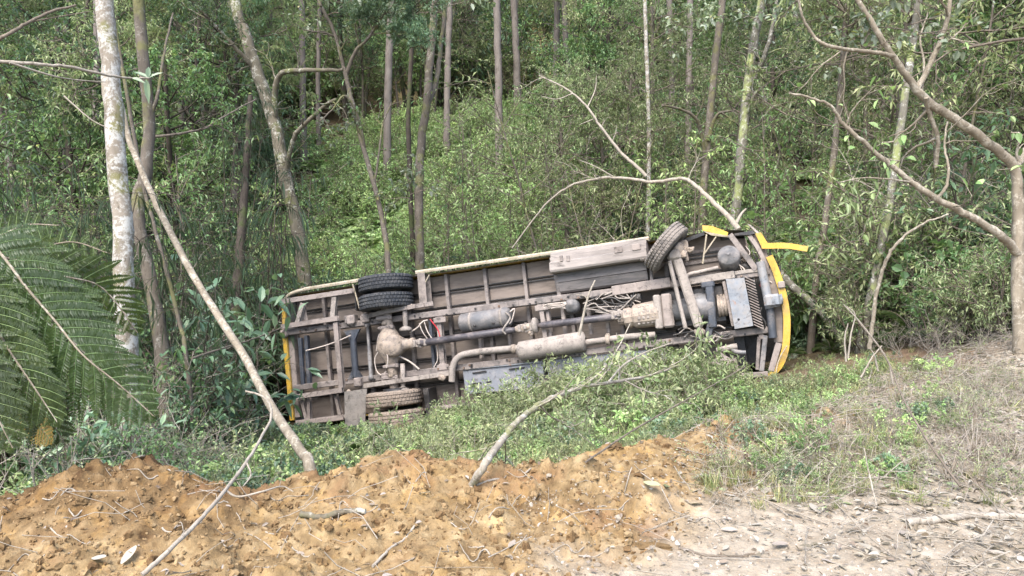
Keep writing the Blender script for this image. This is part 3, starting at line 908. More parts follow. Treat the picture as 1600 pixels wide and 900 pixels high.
rad = part("radiator_tank", M_sheet, lambda mb: quad_plate(mb, [B(1134, 436, .20), B(1163, 434, .20), B(1177, 509, .20), B(1148, 514, .20)], 0.14))
part("radiator_bolt", M_dark, lambda mb: lathe(mb, B(1154, 499, .201), Z3, [(-.02, .018), (.004, .018), (.004, 0)], 8), rad)
part("radiator_core", M_dark, lambda mb: quad_plate(mb, [B(1163, 436, .14), B(1178, 436, .10), B(1190, 508, .10), B(1177, 510, .14)], 0.2))
for k in range(17):
    u = k / 16
    a0 = np.array([1164 + 14 * u, 435 + 74 * u]); 
    part("radiator_fin", M_frame, lambda mb: beam(mb, B(a0[0], a0[1] - 2, .172), B(a0[0] + 15, a0[1] + 5, .13), 0.016, 0.05, ch=.003), rad)
part("air_reservoir", M_gray, lambda mb: (lathe(mb, B(1141, 412, -.12), Z3 * 1.0 + Y3 * .42, [(0, 0), (0, .15), (.05, .165), (.26, .165), (.29, .155), (.30, .12), (.315, .11), (.315, 0.03), (.33, .03), (.33, 0)], 28),))
part("reservoir_pipe", M_dark, lambda mb: tube(mb, catmull([B(1155, 418, -.05), B(1166, 416, -.02), B(1172, 424, -.05)], 6), 0.06, 10))
part("hydraulic_hose", M_mud, lambda mb: tube(mb, catmull([B(1072, 438, .14), B(1076, 429, .15), B(1092, 425, .15), B(1122, 418, .12)], 6), 0.028, 10))
part("brake_bellows", M_dark, lambda mb: lathe(mb, B(986, 466, .02), X3, [(i * .018, .085 if i % 2 else .06) for i in range(10)], 16))

# --- front axle and steering
part("front_axle_beam", M_mud, lambda mb: (beam(mb, B(1057, 402, .22), B(1093, 512, .22), 0.14, 0.12, ch=.03), cbox(mb, B(1054, 398, .2), (0.22, 0.2, 0.22), ch=.06)))
part("track_rod", M_mud, lambda mb: tube(mb, [B(1046, 408, .27), B(1071, 512, .27)], 0.032, 10))
part("rusty_link", M_rusty, lambda mb: (beam(mb, B(1078, 462, .20), B(1096, 520, .2), 0.09, 0.05), beam(mb, B(1074, 440, .18), B(1080, 466, .2), 0.05, 0.04)))
part("steering_knuckle", M_cast, lambda mb: (lathe(mb, B(1058, 390, .1), Z3, [(0, .0), (0, .11), (.08, .13), (.18, .10), (.2, 0)], 16), cbox(mb, B(1066, 384, .12), (0.18, 0.16, 0.12), ch=.05), cbox(mb, B(1072, 395, .18), (0.05, 0.26, 0.05), ch=.02)))
part("brake_backplate", M_dark, lambda mb: lathe(mb, B(1052, 393, .16), np.array([-math.sin(R(45)), math.cos(R(45)), 0]), [(0, 0), (0, .2), (.06, .22), (.12, .2), (.12, 0)], 24))

# --- nose: bumper, crumpled panels, stays
def ribbon(mb, pts, w, th, z_axis=Z3):
    p = np.asarray(pts); t = unit(np.gradient(p, axis=0)); s = unit(np.cross(np.broadcast_to(z_axis, t.shape), t))
    n = len(p)
    w = np.broadcast_to(np.asarray(w, float), (n,))[:, None]
    top, bot = p + s * w / 2, p - s * w / 2
    v = np.stack([top, bot, bot - z_axis * th, top - z_axis * th], 1).reshape(-1, 3)
    i = np.arange(n - 1)[:, None] * 4; j = np.arange(4)[None, :]; k = (j + 1) % 4
    mb.add(v, np.stack([i + j, i + k, i + 4 + k, i + 4 + j], -1).reshape(-1, 4), 0, False)
    mb.add(v[:4], [[3, 2, 1, 0]], 0); mb.add(v[-4:], [[0, 1, 2, 3]], 0)
bz = 0.02
part("front_bumper", M_yellow, lambda mb: ribbon(mb, catmull([B(1202, 400, bz), B(1213, 425, bz), B(1223, 458, bz), B(1229, 492, bz), B(1229, 525, bz), B(1226, 550, bz), B(1217, 573, bz), B(1206, 584, bz), B(1192, 590, bz)], 6), [.10] * 30 + [.10, .1, .1, .1, .095, .09, .09, .08, .08, .075, .07, .07, .06, .06, .05, .05, .04, .04, .03], 0.35))
part("bumper_joint", M_frame, lambda mb: cbox(mb, B(1221, 445, 0.04), (0.10, 0.10, 0.06), ch=.015))
part("bumper_corner", M_yellow, lambda mb: quad_plate(mb, [B(1180, 365, .05), B(1189, 363, .05), B(1199, 379, .04), B(1197, 387, .04), B(1191, 388, .04)], 0.03))
part("torn_trim_strip", M_yellow, lambda mb: ribbon(mb, catmull([B(1190, 384, .06), B(1205, 384, .09), B(1230, 384, .16), B(1262, 389, .25)], 6), [.085] * 12 + [.08] * 7, 0.012))
part("bumper_backing", M_floor, lambda mb: ribbon(mb, catmull([B(1174, 369, -.02), B(1186, 388, -.02), B(1198, 412, -.02), B(1208, 440, -.02), B(1214, 470, -.02), B(1216, 500, -.02), B(1216, 535, -.02)], 6), .12, 0.05))
part("bumper_backing", M_frame, lambda mb: ribbon(mb, catmull([B(1171, 368, .02), B(1184, 387, .02), B(1194, 408, .02), B(1200, 428, .02)], 6), .06, 0.03))
part("torn_corner_panel", M_yellow, lambda mb: quad_plate(mb, [B(1097, 352, .05), B(1113, 353, .05), B(1138, 363, .05), B(1136, 369, .05), B(1098, 360, .05)], 0.02))
part("torn_corner_panel", M_lip, lambda mb: quad_plate(mb, [B(1098, 361, .07), B(1136, 368, .07), B(1143, 366, .07), B(1139, 371, .06), B(1112, 368, .06)], 0.02))
part("crumpled_panel", M_dark, lambda mb: quad_plate(mb, [B(1062, 375, .03), B(1100, 362, .05), B(1101, 367, .05), B(1064, 381, .03)], 0.05))
part("crumpled_panel", M_dark, lambda mb: quad_plate(mb, [B(1147, 365, .03), B(1176, 360, .04), B(1180, 365, .05), B(1170, 367, .04), B(1148, 368, .03)], 0.05))
part("crumpled_panel", M_frame, lambda mb: quad_plate(mb, [B(1168, 350, -.1), B(1172, 352, -.08), B(1190, 368, .0), B(1184, 366, .0)], 0.03))
part("nose_brace", M_rail, lambda mb: prism(mb, channel(.08, .07, .01), B(1137, 369, .06), B(1178, 424, .06)))
part("nose_cross_tie", M_mud, lambda mb: beam(mb, B(1148, 427, .05), B(1192, 421, .05), 0.06, 0.06))
part("stay_rod", M_lip, lambda mb: tube(mb, [B(1104, 366, .08), B(1098, 412, .04)], 0.013, 6))
part("stay_rod", M_lip, lambda mb: tube(mb, [B(1119, 370, .08), B(1101, 396, .05)], 0.011, 6))
part("steering_tube", M_sheet, lambda mb: tube(mb, [B(1188, 409, .08), B(1203, 482, .08)], 0.066, 14))
part("steering_tube", M_blue, lambda mb: tube(mb, [B(1203, 478, .05), B(1208, 528, .05)], 0.062, 14))
part("steering_box", M_sheet, lambda mb: (cbox(mb, B(1207, 470, .12), (0.24, 0.19, 0.16), ch=.04), lathe(mb, B(1217, 468, .1), X3, [(0, .07), (.05, .08), (.06, .0)], 14)))
part("nose_floor", M_floor, lambda mb: quad_plate(mb, [B(1040, 385, ZF), B(1165, 372, ZF), B(1180, 420, ZF), B(1050, 440, ZF)], 0.03))
part("nose_floor", M_dark, lambda mb: quad_plate(mb, [B(1040, 440, ZF - .25), B(1220, 415, ZF - .25), B(1228, 560, ZF - .25), B(1060, 590, ZF - .25)], 0.03))
for a, b in (((1070, 413), (1160, 400)), ((1068, 396), (1150, 386))):
    part("floor_batten", M_rail, lambda mb: beam(mb, B(*a, ZF + .02), B(*b, ZF + .02), 0.05, 0.03))
for a, b, m, w in (((1196, 524), (1190, 580), M_gray, .07), ((1217, 536), (1205, 580), M_frame, .09), ((1186, 526), (1183, 578), M_rail, .05), ((1188, 512), (1190, 530), M_frame, .07), ((1147, 560), (1154, 580), M_frame, .05)):
    part("nose_post", m, lambda mb: beam(mb, B(*a, .0), B(*b, .0), w, .06))
part("lower_bracket", M_frame, lambda mb: quad_plate(mb, [B(1124, 549, .16), B(1146, 563, .16), B(1136, 577, .17), B(1110, 570, .17)], 0.12))
part("lower_link", M_mud, lambda mb: tube(mb, catmull([B(1120, 548, .05), B(1140, 543, .06), B(1152, 541, .06)], 5), 0.045, 10))
part("lower_link", M_gray, lambda mb: tube(mb, catmull([B(1144, 546, .06), B(1152, 550, .07), B(1165, 551, .06)], 5), 0.035, 10))
part("nose_sill", M_rail, lambda mb: beam(mb, B(1110, 592, -.02), B(1200, 584, -.02), 0.08, 0.1))
# --- hoses, wires
wr = np.random.default_rng(11)
def wire(pts, r=0.009, m=None, z=0.1):
    part("brake_hose" if r > .012 else "wire", m or M_wire, lambda mb: tube(mb, catmull([B(a, b, z + wr.uniform(-.03, .03)) for a, b in pts], 6), r, 6))
wire([(640, 520), (652, 512), (660, 503), (668, 500)], .013); wire([(655, 505), (660, 518), (668, 530)], .011, None, .0)
wire([(662, 500), (668, 518), (680, 538), (684, 560), (678, 574)], .010, None, .02); wire([(672, 499), (684, 515), (688, 530)], .010, M_red, .05)
wire([(594, 545), (586, 560), (588, 578), (596, 586), (604, 580)], .012); wire([(598, 530), (602, 545), (606, 560), (604, 575)], .010, None, .3)
wire([(588, 548), (592, 524), (598, 522)], .012); wire([(622, 556), (640, 565), (655, 577)], .016)
wire([(478, 548), (505, 541), (530, 532), (548, 524)], .012, None, .13); wire([(790, 488), (797, 497), (786, 515), (790, 522)], .016, M_mud, .2)
wire([(797, 487), (804, 483), (800, 500), (796, 506)], .012)
for k in range(16):
    a = wr.uniform(905, 950); b = wr.uniform(460, 488)
    wire([(a, b), (a + wr.uniform(8, 22), b + wr.uniform(-12, 10)), (a + wr.uniform(25, 45), b + wr.uniform(-10, 12)), (a + wr.uniform(40, 75), wr.uniform(455, 492))], wr.uniform(.008, .016), M_mud if k % 3 else M_dark, .08)
for k in range(6):
    wire([(845 + k * 4, 482), (853 + k * 4, 476 + k), (866 + k * 4, 474 + 1.5 * k), (885, 472 + k)], .009, None, .06)
for k in range(12):
    a = wr.uniform(1040, 1110); b = wr.uniform(515, 530)
    wire([(a, b), (a + 12, b + wr.uniform(-10, 8)), (a + 28, b + wr.uniform(-8, 12)), (a + 40, b + wr.uniform(-5, 5))], wr.uniform(.008, .018), M_dark if k % 2 else M_mud, .12)
for k in range(10):
    a = wr.uniform(1150, 1195); b = wr.uniform(372, 410)
    wire([(a, b), (a + wr.uniform(-10, 10), b + 12), (a + wr.uniform(-10, 15), b + 25), (a + wr.uniform(-5, 18), b + 40)], wr.uniform(.006, .012), M_dark if k % 3 else M_wire, .0)
wire([(1188, 445), (1193, 455), (1195, 470)], .012, M_red, .0)
wire([(1190, 480), (1188, 492), (1196, 505), (1192, 520)], .014, M_dark, .05); wire([(1230, 540), (1218, 560), (1213, 580), (1213, 600)], .008, M_lip, .1)

for k in range(70):
    on_up = k % 2 == 0
    t_ = wr.uniform(.03, .97)
    a = np.array([442 + 748 * t_, 521 - 94 * t_]) if on_up else np.array([463 + 737 * t_, 606 - 91 * t_])
    c = B(a[0], a[1] + wr.uniform(-3, 3), .065)
    part("bolt", M_dark if k % 3 else M_rusty, lambda mb: lathe(mb, c, Z3, [(-.01, .020), (.014, .018), (.014, 0)], 6, 0, False))
# mud and grass caked on the running gear
def mud_lump(px, py, z, s):
    def f(mb):
        n = 10
        th, ph = np.meshgrid(np.linspace(0, np.pi, 7), np.linspace(0, 2 * np.pi, n, endpoint=False), indexing='ij')
        r = 1 + .35 * wr.uniform(-1, 1, th.shape)
        v = np.stack([np.sin(th) * np.cos(ph) * r * 1.3, np.sin(th) * np.sin(ph) * r, np.cos(th) * r * .5], -1) * s + B(px, py, z)
        i = np.arange(6)[:, None] * n; j = np.arange(n)[None, :]; k = (j + 1) % n
        mb.add(v.reshape(-1, 3), np.stack([i + j, i + k, i + n + k, i + n + j], -1).reshape(-1, 4), 0, True)
    part("caked_mud", M_cast, f)
for px, py, z, s in ((1094, 518, .22, .06), (1088, 505, .24, .04), (600, 505, .2, .04), (612, 585, .2, .05), (1066, 398, .25, .06), (1078, 390, .2, .05), (830, 520, .15, .04), (640, 478, .1, .04), (690, 590, .12, .05), (545, 612, .1, .04)):
    mud_lump(px, py, z, s)

# ------------------------------------------------------------------ plant materials
L_broad = leaf_mat("leaf_broad_green", [(0.0, (0.064, 0.121, 0.043)), (0.5, (0.127, 0.219, 0.08)), (0.93, (0.196, 0.301, 0.123)), (1.0, (0.318, 0.353, 0.116))], 0.38)
L_olive = leaf_mat("leaf_narrow_olive", [(0.0, (0.118, 0.157, 0.067)), (0.5, (0.22, 0.264, 0.116)), (1.0, (0.356, 0.383, 0.201))], 0.36)
L_dark = leaf_mat("leaf_dark_green", [(0.0, (0.034, 0.067, 0.035)), (0.6, (0.068, 0.121, 0.063)), (1.0, (0.116, 0.182, 0.093))], 0.36)
L_cane = leaf_mat("leaf_cane_shade_green", [(0.0, (0.014, 0.027, 0.014)), (0.6, (0.027, 0.046, 0.024)), (1.0, (0.056, 0.084, 0.044))], 0.2)  # leaf colour taken near black to carry the deep shade beside the bus
L_silver = leaf_mat("leaf_silvery_large", [(0.0, (0.10, 0.13, 0.07)), (0.5, (0.17, 0.21, 0.12)), (0.9, (0.33, 0.36, 0.29)), (1.0, (0.40, 0.36, 0.10))], 0.3)
L_blue = leaf_mat("leaf_bluish_green", [(0.0, (0.069, 0.126, 0.072)), (0.6, (0.127, 0.204, 0.116)), (1.0, (0.23, 0.306, 0.182))], 0.28, 0.38, 0.55)
L_bright = leaf_mat("leaf_bright_green", [(0.0, (0.166, 0.261, 0.084)), (0.6, (0.264, 0.383, 0.14)), (1.0, (0.402, 0.507, 0.209))], 0.35)
L_fern = leaf_mat("leaf_fern_green", [(0.0, (0.019, 0.035, 0.008)), (0.6, (0.033, 0.056, 0.014)), (1.0, (0.061, 0.087, 0.023))], 0.3, 0.42, 0.4, 0.2)
L_grass = leaf_mat("leaf_grass", [(0.0, (0.132, 0.168, 0.055)), (0.55, (0.216, 0.246, 0.094)), (1.0, (0.48, 0.408, 0.209))], 0.3)
L_dry = leaf_mat("leaf_dry_tan", [(0.0, (0.13, 0.092, 0.061)), (0.5, (0.237, 0.196, 0.15)), (1.0, (0.352, 0.317, 0.275))], 0.12, 0.6, 0.3, 0.15)
L_yellow = leaf_mat("leaf_yellowed", [(0.0, (0.22, 0.15, 0.03)), (1.0, (0.40, 0.28, 0.06))], 0.3)
K_twig = bark_mat("bark_twig", (0.10, 0.08, 0.06), (0.22, 0.18, 0.14), scale=14)
K_dark = bark_mat("bark_dark", (0.035, 0.028, 0.022), (0.09, 0.072, 0.056), scale=10, moss=(0.055, 0.065, 0.025))
K_pale = bark_mat("bark_pale_lichened", (0.165, 0.138, 0.104), (0.29, 0.25, 0.20), (0.41, 0.40, 0.365), 0.47, 0.53, (0.15, 0.14, 0.06), 8)
K_mid = bark_mat("bark_brown_grey", (0.082, 0.068, 0.052), (0.16, 0.134, 0.105), (0.32, 0.305, 0.265), 0.54, 0.66, (0.12, 0.115, 0.05), 8)
K_moss = bark_mat("bark_mossy", (0.09, 0.078, 0.055), (0.18, 0.155, 0.11), (0.38, 0.365, 0.31), 0.53, 0.58, (0.10, 0.105, 0.04), 6)
K_euc = bark_mat("bark_far_eucalypt", (0.12, 0.10, 0.085), (0.21, 0.182, 0.158), (0.09, 0.075, 0.06), 0.60, 0.72, None, 3)
K_stick = bark_mat("bark_bleached_stick", (0.24, 0.205, 0.16), (0.40, 0.355, 0.295), (0.25, 0.20, 0.14), 0.6, 0.68, None, 12)
K_branch = bark_mat("bark_fallen_branch", (0.20, 0.17, 0.13), (0.36, 0.32, 0.26), (0.46, 0.44, 0.39), 0.52, 0.60, (0.17, 0.17, 0.08), 14)
K_lich = bark_mat("bark_black_white_lichen", (0.10, 0.092, 0.07), (0.19, 0.175, 0.14), (0.45, 0.44, 0.40), 0.53, 0.60, (0.20, 0.22, 0.09), 11)
K_skin = bark_mat("bark_smooth_tan", (0.16, 0.132, 0.095), (0.29, 0.245, 0.183), (0.38, 0.345, 0.28), 0.50, 0.58, None, 9, 0.5)

# ------------------------------------------------------------------ growth
def perp(d, rng):
    a = rng.normal(size=3)
    a = a - d * np.dot(a, d)
    return a / max(np.linalg.norm(a), 1e-9)

class Plant:
    """collects wood (slot 0) and leaves (slot 1)"""
    def __init__(self, rng):
        self.rng = rng; self.wood = MB(); self.P, self.D, self.N, self.S = [], [], [], []
    def stem(self, p, d, length, r0, r1, bend=0.15, lift=0.0, seg=5, sides=5):
        rng = self.rng
        pts = [np.asarray(p, float)]
        d = unit(d)
        for k in range(seg):
            d = unit(d + rng.normal(size=3) * bend + np.array([0, 0, lift]))
            pts.append(pts[-1] + d * length / seg)
        pts = np.array(pts)
        if self.wood is not None and r0 > 0:
            tube(self.wood, pts, np.linspace(r0, r1, seg + 1), sides, 0, cap=False)
        return pts
    def leaf_along(self, pts, n, spread=0.8, start=0.15, size=1.0):
        rng = self.rng
        t = rng.uniform(start, 1.0, n) * (len(pts) - 1)
        i = np.minimum(t.astype(int), len(pts) - 2); f = (t - i)[:, None]
        pos = pts[i] * (1 - f) + pts[i + 1] * f
        ax = unit(pts[i + 1] - pts[i])
        d = unit(ax * (1 - spread) + unit(rng.normal(size=(n, 3))) * spread + np.array([0, 0, -0.1]))
        nr = unit(rng.normal(size=(n, 3)) * 0.45 + np.array([0, 0, 1.0]))
        self.P.append(pos); self.D.append(d); self.N.append(nr); self.S.append(np.full(n, size))
    def branch(self, p, d, length, r, level, cfg):
        c = cfg[level]
        pts = self.stem(p, d, length, r, r * c.get('taper', .45), c.get('bend', .15), c.get('lift', 0), c.get('seg', 5), c.get('sides', 4))
        if level + 1 < len(cfg):
            n = cfg[level + 1]['n']; k0 = cfg[level + 1].get('start', .25)
            for k in range(n):
                t = (k0 + (1 - k0) * (k + self.rng.uniform(.1, .9)) / n) * (len(pts) - 1)
                i = min(int(t), len(pts) - 2); f = t - i
                q = pts[i] * (1 - f) + pts[i + 1] * f
                ax = unit(pts[i + 1] - pts[i])
                a = cfg[level + 1].get('angle', .9) * self.rng.uniform(.7, 1.25)
                nd = ax * math.cos(a) + perp(ax, self.rng) * math.sin(a)
                self.branch(q, nd, length * cfg[level + 1]['len'] * self.rng.uniform(.65, 1.25), r * cfg[level + 1].get('r', .5), level + 1, cfg)
        if c.get('leaves'):
            self.leaf_along(pts, c['leaves'], c.get('spread', .75), c.get('lstart', .15))
        return pts
    def finish_leaves(self, L, W, simple=False, droop=.2, mat=1, fold=.18):
        rng = self.rng
        if not self.P:
            return
        P_, D_, N_, S_ = (np.concatenate(a) for a in (self.P, self.D, self.N, self.S))
        s = S_ * rng.uniform(.6, 1.25, len(P_))
        leaves(self.wood, P_, D_, N_, L * s, W * s, mat, rng.uniform(0, 1, len(P_)), droop, fold, simple)

def proto_shrub(seed, L, W, h, stems, nl, lean=.45, simple=False, droop=.2, twig_n=7, thick=.018, bare=False):
    rng = np.random.default_rng(seed); pl = Plant(rng)
    cfg = [dict(seg=6, bend=.12, lift=.06, taper=.3), dict(n=twig_n, len=.42, r=.5, angle=.85, seg=4, bend=.18, leaves=nl, start=.2),
           dict(n=4, len=.5, r=.5, angle=.8, seg=3, bend=.2, leaves=nl, sides=3)]
    for k in range(stems):
        a = rng.uniform(0, 2 * np.pi)
        d = unit([math.cos(a) * lean * rng.uniform(.3, 1.3), math.sin(a) * lean * rng.uniform(.3, 1.3), 1])
        pl.branch(rng.normal(size=3) * [.08, .08, 0] + [0, 0, -.05], d, h * rng.uniform(.6, 1.1), thick, 0, cfg)
    if not bare:
        pl.finish_leaves(L, W, simple, droop)
    return pl.wood

def proto_grass(seed, n, h, w, lean=.5, mat=1):
    rng = np.random.default_rng(seed); mb = MB()
    a = rng.uniform(0, 2 * np.pi, n); l = rng.uniform(.1, lean * 1.3, n); H_ = h * rng.uniform(.5, 1.2, n)
    base = np.column_stack([rng.normal(0, .06, n), rng.normal(0, .06, n), np.full(n, -.02)])
    out = np.column_stack([np.cos(a), np.sin(a), np.zeros(n)])
    side = np.column_stack([-np.sin(a), np.cos(a), np.zeros(n)])
    V = []
    for t, ww in ((0, 1), (.4, .9), (.75, .6), (1, .02)):
        c = base + out * (l * H_ * t ** 1.7)[:, None] + np.array([0, 0, 1.0]) * (H_ * (t - .35 * l * t * t))[:, None]
        V += [c - side * w * ww / 2, c + side * w * ww / 2]
    v = np.stack(V, 1).reshape(-1, 3)
    b = np.arange(n)[:, None] * 8
    f = np.concatenate([b + np.array([[2 * k, 2 * k + 1, 2 * k + 3, 2 * k + 2]]) for k in range(3)])
    mb.add(v, f, mat, False, np.repeat(rng.uniform(0, 1, n), 8))
    return mb

def frond(mb, pts, pin_len, n_pin, pinnules, mat=1, rng=None, ang=0.95, wid=.02, side_dir=None, rach=.008, base_bare=.12, up=np.array([0, 0, 1.0]), sag=.25):
    """a fern frond on the rachis pts; pinnules = 0 gives simple pinnae"""
    pts = np.asarray(pts)
    tube(mb, pts, np.linspace(rach, rach * .25, len(pts)), 5, 0, cap=False)
    seg = np.linalg.norm(np.diff(pts, axis=0), axis=1); s = np.concatenate([[0], np.cumsum(seg)]); tot = s[-1]
    for sgn in (-1, 1):
        for k in range(n_pin):
            t = base_bare + (1 - base_bare) * (k + .5 + .12 * sgn) / n_pin
            q = np.array([np.interp(t * tot, s, pts[:, a]) for a in range(3)])
            q2 = np.array([np.interp(min(t + .02, 1) * tot, s, pts[:, a]) for a in range(3)])
            ax = unit(q2 - q) if np.linalg.norm(q2 - q) > 1e-6 else unit(pts[-1] - pts[-2])
            sd = unit(np.cross(ax, up if side_dir is None else side_dir)) * sgn
            prof = math.sin(math.pi * min(1, (t * .82 + .18)) ** 1.2) ** .7
            Lp = pin_len * max(prof, .12) * rng.uniform(.88, 1.08)
            d = unit(ax * math.cos(ang) + sd * math.sin(ang) + rng.normal(size=3) * .05)
            nr = unit(np.cross(sd, ax) * sgn)
            if nr @ up < 0:
                nr = -nr
            if pinnules == 0:
                leaves(mb, [q], [d], [nr], [Lp], [wid * 2], mat, rng.uniform(0, 1, 1), sag, .1, True)
                continue
            m = np.linspace(0, 1, 7)[:, None]
            mid = q + d * Lp * m + np.array([0, 0, -1.0]) * sag * Lp * m ** 2
            tube(mb, mid, np.linspace(.003, .001, 7), 3, 2, cap=False)
            u = np.linspace(.05, .98, pinnules)
            base = q + d * Lp * u[:, None] + np.array([0, 0, -1.0]) * sag * Lp * u[:, None] ** 2
            lp = wid * 2.0 * np.minimum(1, (1 - u) * 2.2 + .12) * np.minimum(1, .55 + u * 3)
            s2 = unit(np.cross(d, nr))
            rr = rng.uniform(.2, .8)
            for e in (-1, 1):
                dd = unit(s2 * e + d * .45 + rng.normal(size=(pinnules, 3)) * .06)
                nn = unit(nr + rng.normal(size=(pinnules, 3)) * .12)
                leaves(mb, base, dd, nn, lp, np.full(pinnules, Lp / pinnules * 1.3), mat, np.clip(rr + rng.normal(0, .12, pinnules), 0, 1), .12, .08, True)

def proto_fern(seed, n, length, pin, npin, wid):
    rng = np.random.default_rng(seed); mb = MB()
    for k in range(n):
        a = 2 * np.pi * (k + rng.uniform(-.3, .3)) / n
        e = rng.uniform(.7, 1.3); Lf = length * rng.uniform(.7, 1.15)
        o = np.array([math.cos(a), math.sin(a), 0])
        t = np.linspace(0, 1, 8)[:, None]
        pts = o * Lf * (.75 * t + .15 * t * t) * math.cos(e * .7) + np.array([0, 0, 1.0]) * Lf * (e * .75 * t - .62 * t * t)
        frond(mb, pts, pin, npin, 0, 1, rng, 1.15, wid, base_bare=.15, sag=.2)
    return mb

def proto_crown(seed, limbs, length, L, W, nl, up=.25, droop=.25, simple=True, r=.034, sub=6, twig=5, spread_z=.6):
    rng = np.random.default_rng(seed); pl = Plant(rng)
    cfg = [dict(seg=6, bend=.16, lift=.03, taper=.3, sides=5), dict(n=sub, len=.5, r=.45, angle=.8, seg=4, bend=.2, leaves=nl // 2, start=.25, sides=4),
           dict(n=twig, len=.48, r=.5, angle=.8, seg=3, bend=.22, leaves=nl, sides=3)]
    for k in range(limbs):
        a = 2 * np.pi * (k * .618 + rng.uniform(-.1, .1))
        h = k / limbs
        d = unit([math.cos(a), math.sin(a), up + 1.0 * h ** 2])
        pl.branch([0, 0, h * length * spread_z], d, length * (1 - .45 * h) * rng.uniform(.75, 1.2), r * (1 - .5 * h), 0, cfg)
    pl.finish_leaves(L, W, simple, droop)
    return pl.wood

def proto_hanging(seed, n, h, nl, L, W):
    """a thicket of thin upright canes whose narrow leaves hang down"""
    rng = np.random.default_rng(seed); pl = Plant(rng)
    for k in range(n):
        a = rng.uniform(0, 2 * np.pi)
        pts = pl.stem(rng.normal(size=3) * [.35, .35, 0], [math.cos(a) * .22, math.sin(a) * .22, 1], h * rng.uniform(.6, 1.1), .014, .004, .06, -.02, 8, 4)
        for q in pts[3:]:
            for m in range(3):
                d = unit([rng.normal(), rng.normal(), .25])
                tw = pl.stem(q, d, rng.uniform(.35, .8), .004, .002, .15, -.28, 4, 3)
                pl.leaf_along(tw, nl, .35, .1)
    for i in range(len(pl.D)):
        pl.D[i] = unit(pl.D[i] * .6 + np.array([0, 0, -.8]))
    pl.finish_leaves(L, W, True, .3)
    return pl.wood

def proto_sapling(seed, h, nl, L, W):
    rng = np.random.default_rng(seed); pl = Plant(rng)
    cfg = [dict(seg=9, bend=.05, lift=.03, taper=.35, sides=5), dict(n=15, len=.20, r=.4, angle=1.0, seg=4, bend=.2, lift=.02, leaves=nl, start=.3, sides=3, spread=.8),
           dict(n=3, len=.6, r=.6, angle=.8, seg=3, bend=.2, leaves=nl, sides=3)]
    pl.branch([0, 0, -.1], [rng.normal() * .08, rng.normal() * .08, 1], h, .022, 0, cfg)
    pl.finish_leaves(L, W, True, .25)
    return pl.wood

def mesh_of(name, mb, mats):
    return mb.mesh(name, mats)

PM = {}
for k in range(2):
    PM[f"broad{k}"] = mesh_of("broad_shrub", proto_shrub(10 + k, .085, .04, 1.5, 7, 6), [K_twig, L_broad])
    PM[f"dark{k}"] = mesh_of("dark_shrub", proto_shrub(20 + k, .11, .04, 1.7, 7, 5), [K_dark, L_dark])
    PM[f"olive{k}"] = mesh_of("olive_shrub", proto_shrub(30 + k, .085, .024, 1.6, 7, 7, .6), [K_twig, L_olive])
    PM[f"blue{k}"] = mesh_of("blue_shrub", proto_shrub(40 + k, .075, .032, 1.0, 7, 6, .7), [K_twig, L_blue])
    PM[f"bright{k}"] = mesh_of("bright_shrub", proto_shrub(50 + k, .07, .032, 1.1, 7, 6, .6), [K_twig, L_bright])
    PM[f"bare{k}"] = mesh_of("bare_shrub", proto_shrub(60 + k, .05, .02, 1.9, 7, 2, .6, twig_n=6, thick=.013), [K_stick, L_olive])
    PM[f"fern{k}"] = mesh_of("fern_plant", proto_fern(70 + k, 8, .95, .22, 17, .018), [K_twig, L_fern, K_twig])
    PM[f"bfern{k}"] = mesh_of("bright_fern", proto_fern(80 + k, 8, 1.0, .24, 16, .02), [K_twig, L_bright, K_twig])
    PM[f"grass{k}"] = mesh_of("grass_tuft", proto_grass(90 + k, 45, .34, .009, .7), [K_twig, L_grass])
    PM[f"hang{k}"] = mesh_of("cane_thicket", proto_hanging(100 + k, 9, 3.4, 5, .19, .017), [K_dark, L_cane])
    PM[f"sap{k}"] = mesh_of("sapling", proto_sapling(110 + k, 4.2, 6, .085, .034), [K_mid, L_broad])
    PM[f"bsap{k}"] = mesh_of("bright_sapling", proto_sapling(125 + k, 3.6, 8, .10, .036), [K_mid, L_bright])
    PM[f"osap{k}"] = mesh_of("olive_sapling", proto_sapling(120 + k, 4.4, 7, .085, .022), [K_mid, L_olive])
PM["big0"] = mesh_of("large_leaved_shrub", proto_shrub(151, .21, .13, 1.6, 5, 2, .5, twig_n=5, thick=.016), [K_twig, L_broad])
PM["big1"] = mesh_of("large_leaved_shrub", proto_shrub(152, .26, .09, 1.9, 5, 2, .55, twig_n=5, thick=.016), [K_twig, L_blue])
PM["dead0"] = mesh_of("dead_brush", proto_shrub(161, .05, .02, 1.3, 7, 0, .9, twig_n=6, thick=.010, bare=True), [K_stick, L_dry])
PM["weed0"] = mesh_of("leafy_weed", proto_shrub(131, .055, .036, .42, 6, 4, .9, twig_n=4, thick=.005), [K_twig, L_blue])
PM["weed1"] = mesh_of("leafy_weed", proto_shrub(132, .06, .03, .45, 6, 4, .9, twig_n=4, thick=.005), [K_twig, L_bright])
PM["sprig0"] = mesh_of("olive_sprig", proto_shrub(133, .065, .019, .6, 5, 5, 1.1, twig_n=5, thick=.007), [K_twig, L_olive])
PM["sprig1"] = mesh_of("twiggy_sprig", proto_shrub(134, .05, .017, .6, 5, 2, 1.3, twig_n=4, thick=.006), [K_stick, L_olive])
PM["straw0"] = mesh_of("dry_straw", proto_grass(141, 26, .38, .007, 1.5), [K_twig, L_dry])
PM["crownA"] = mesh_of("crown", proto_crown(201, 9, 2.0, .12, .05, 9), [K_dark, L_broad])
PM["crownB"] = mesh_of("crown", proto_crown(202, 9, 2.2, .12, .036, 9), [K_twig, L_olive])
PM["crownC"] = mesh_of("crown", proto_crown(203, 9, 2.0, .12, .042, 9), [K_dark, L_dark])
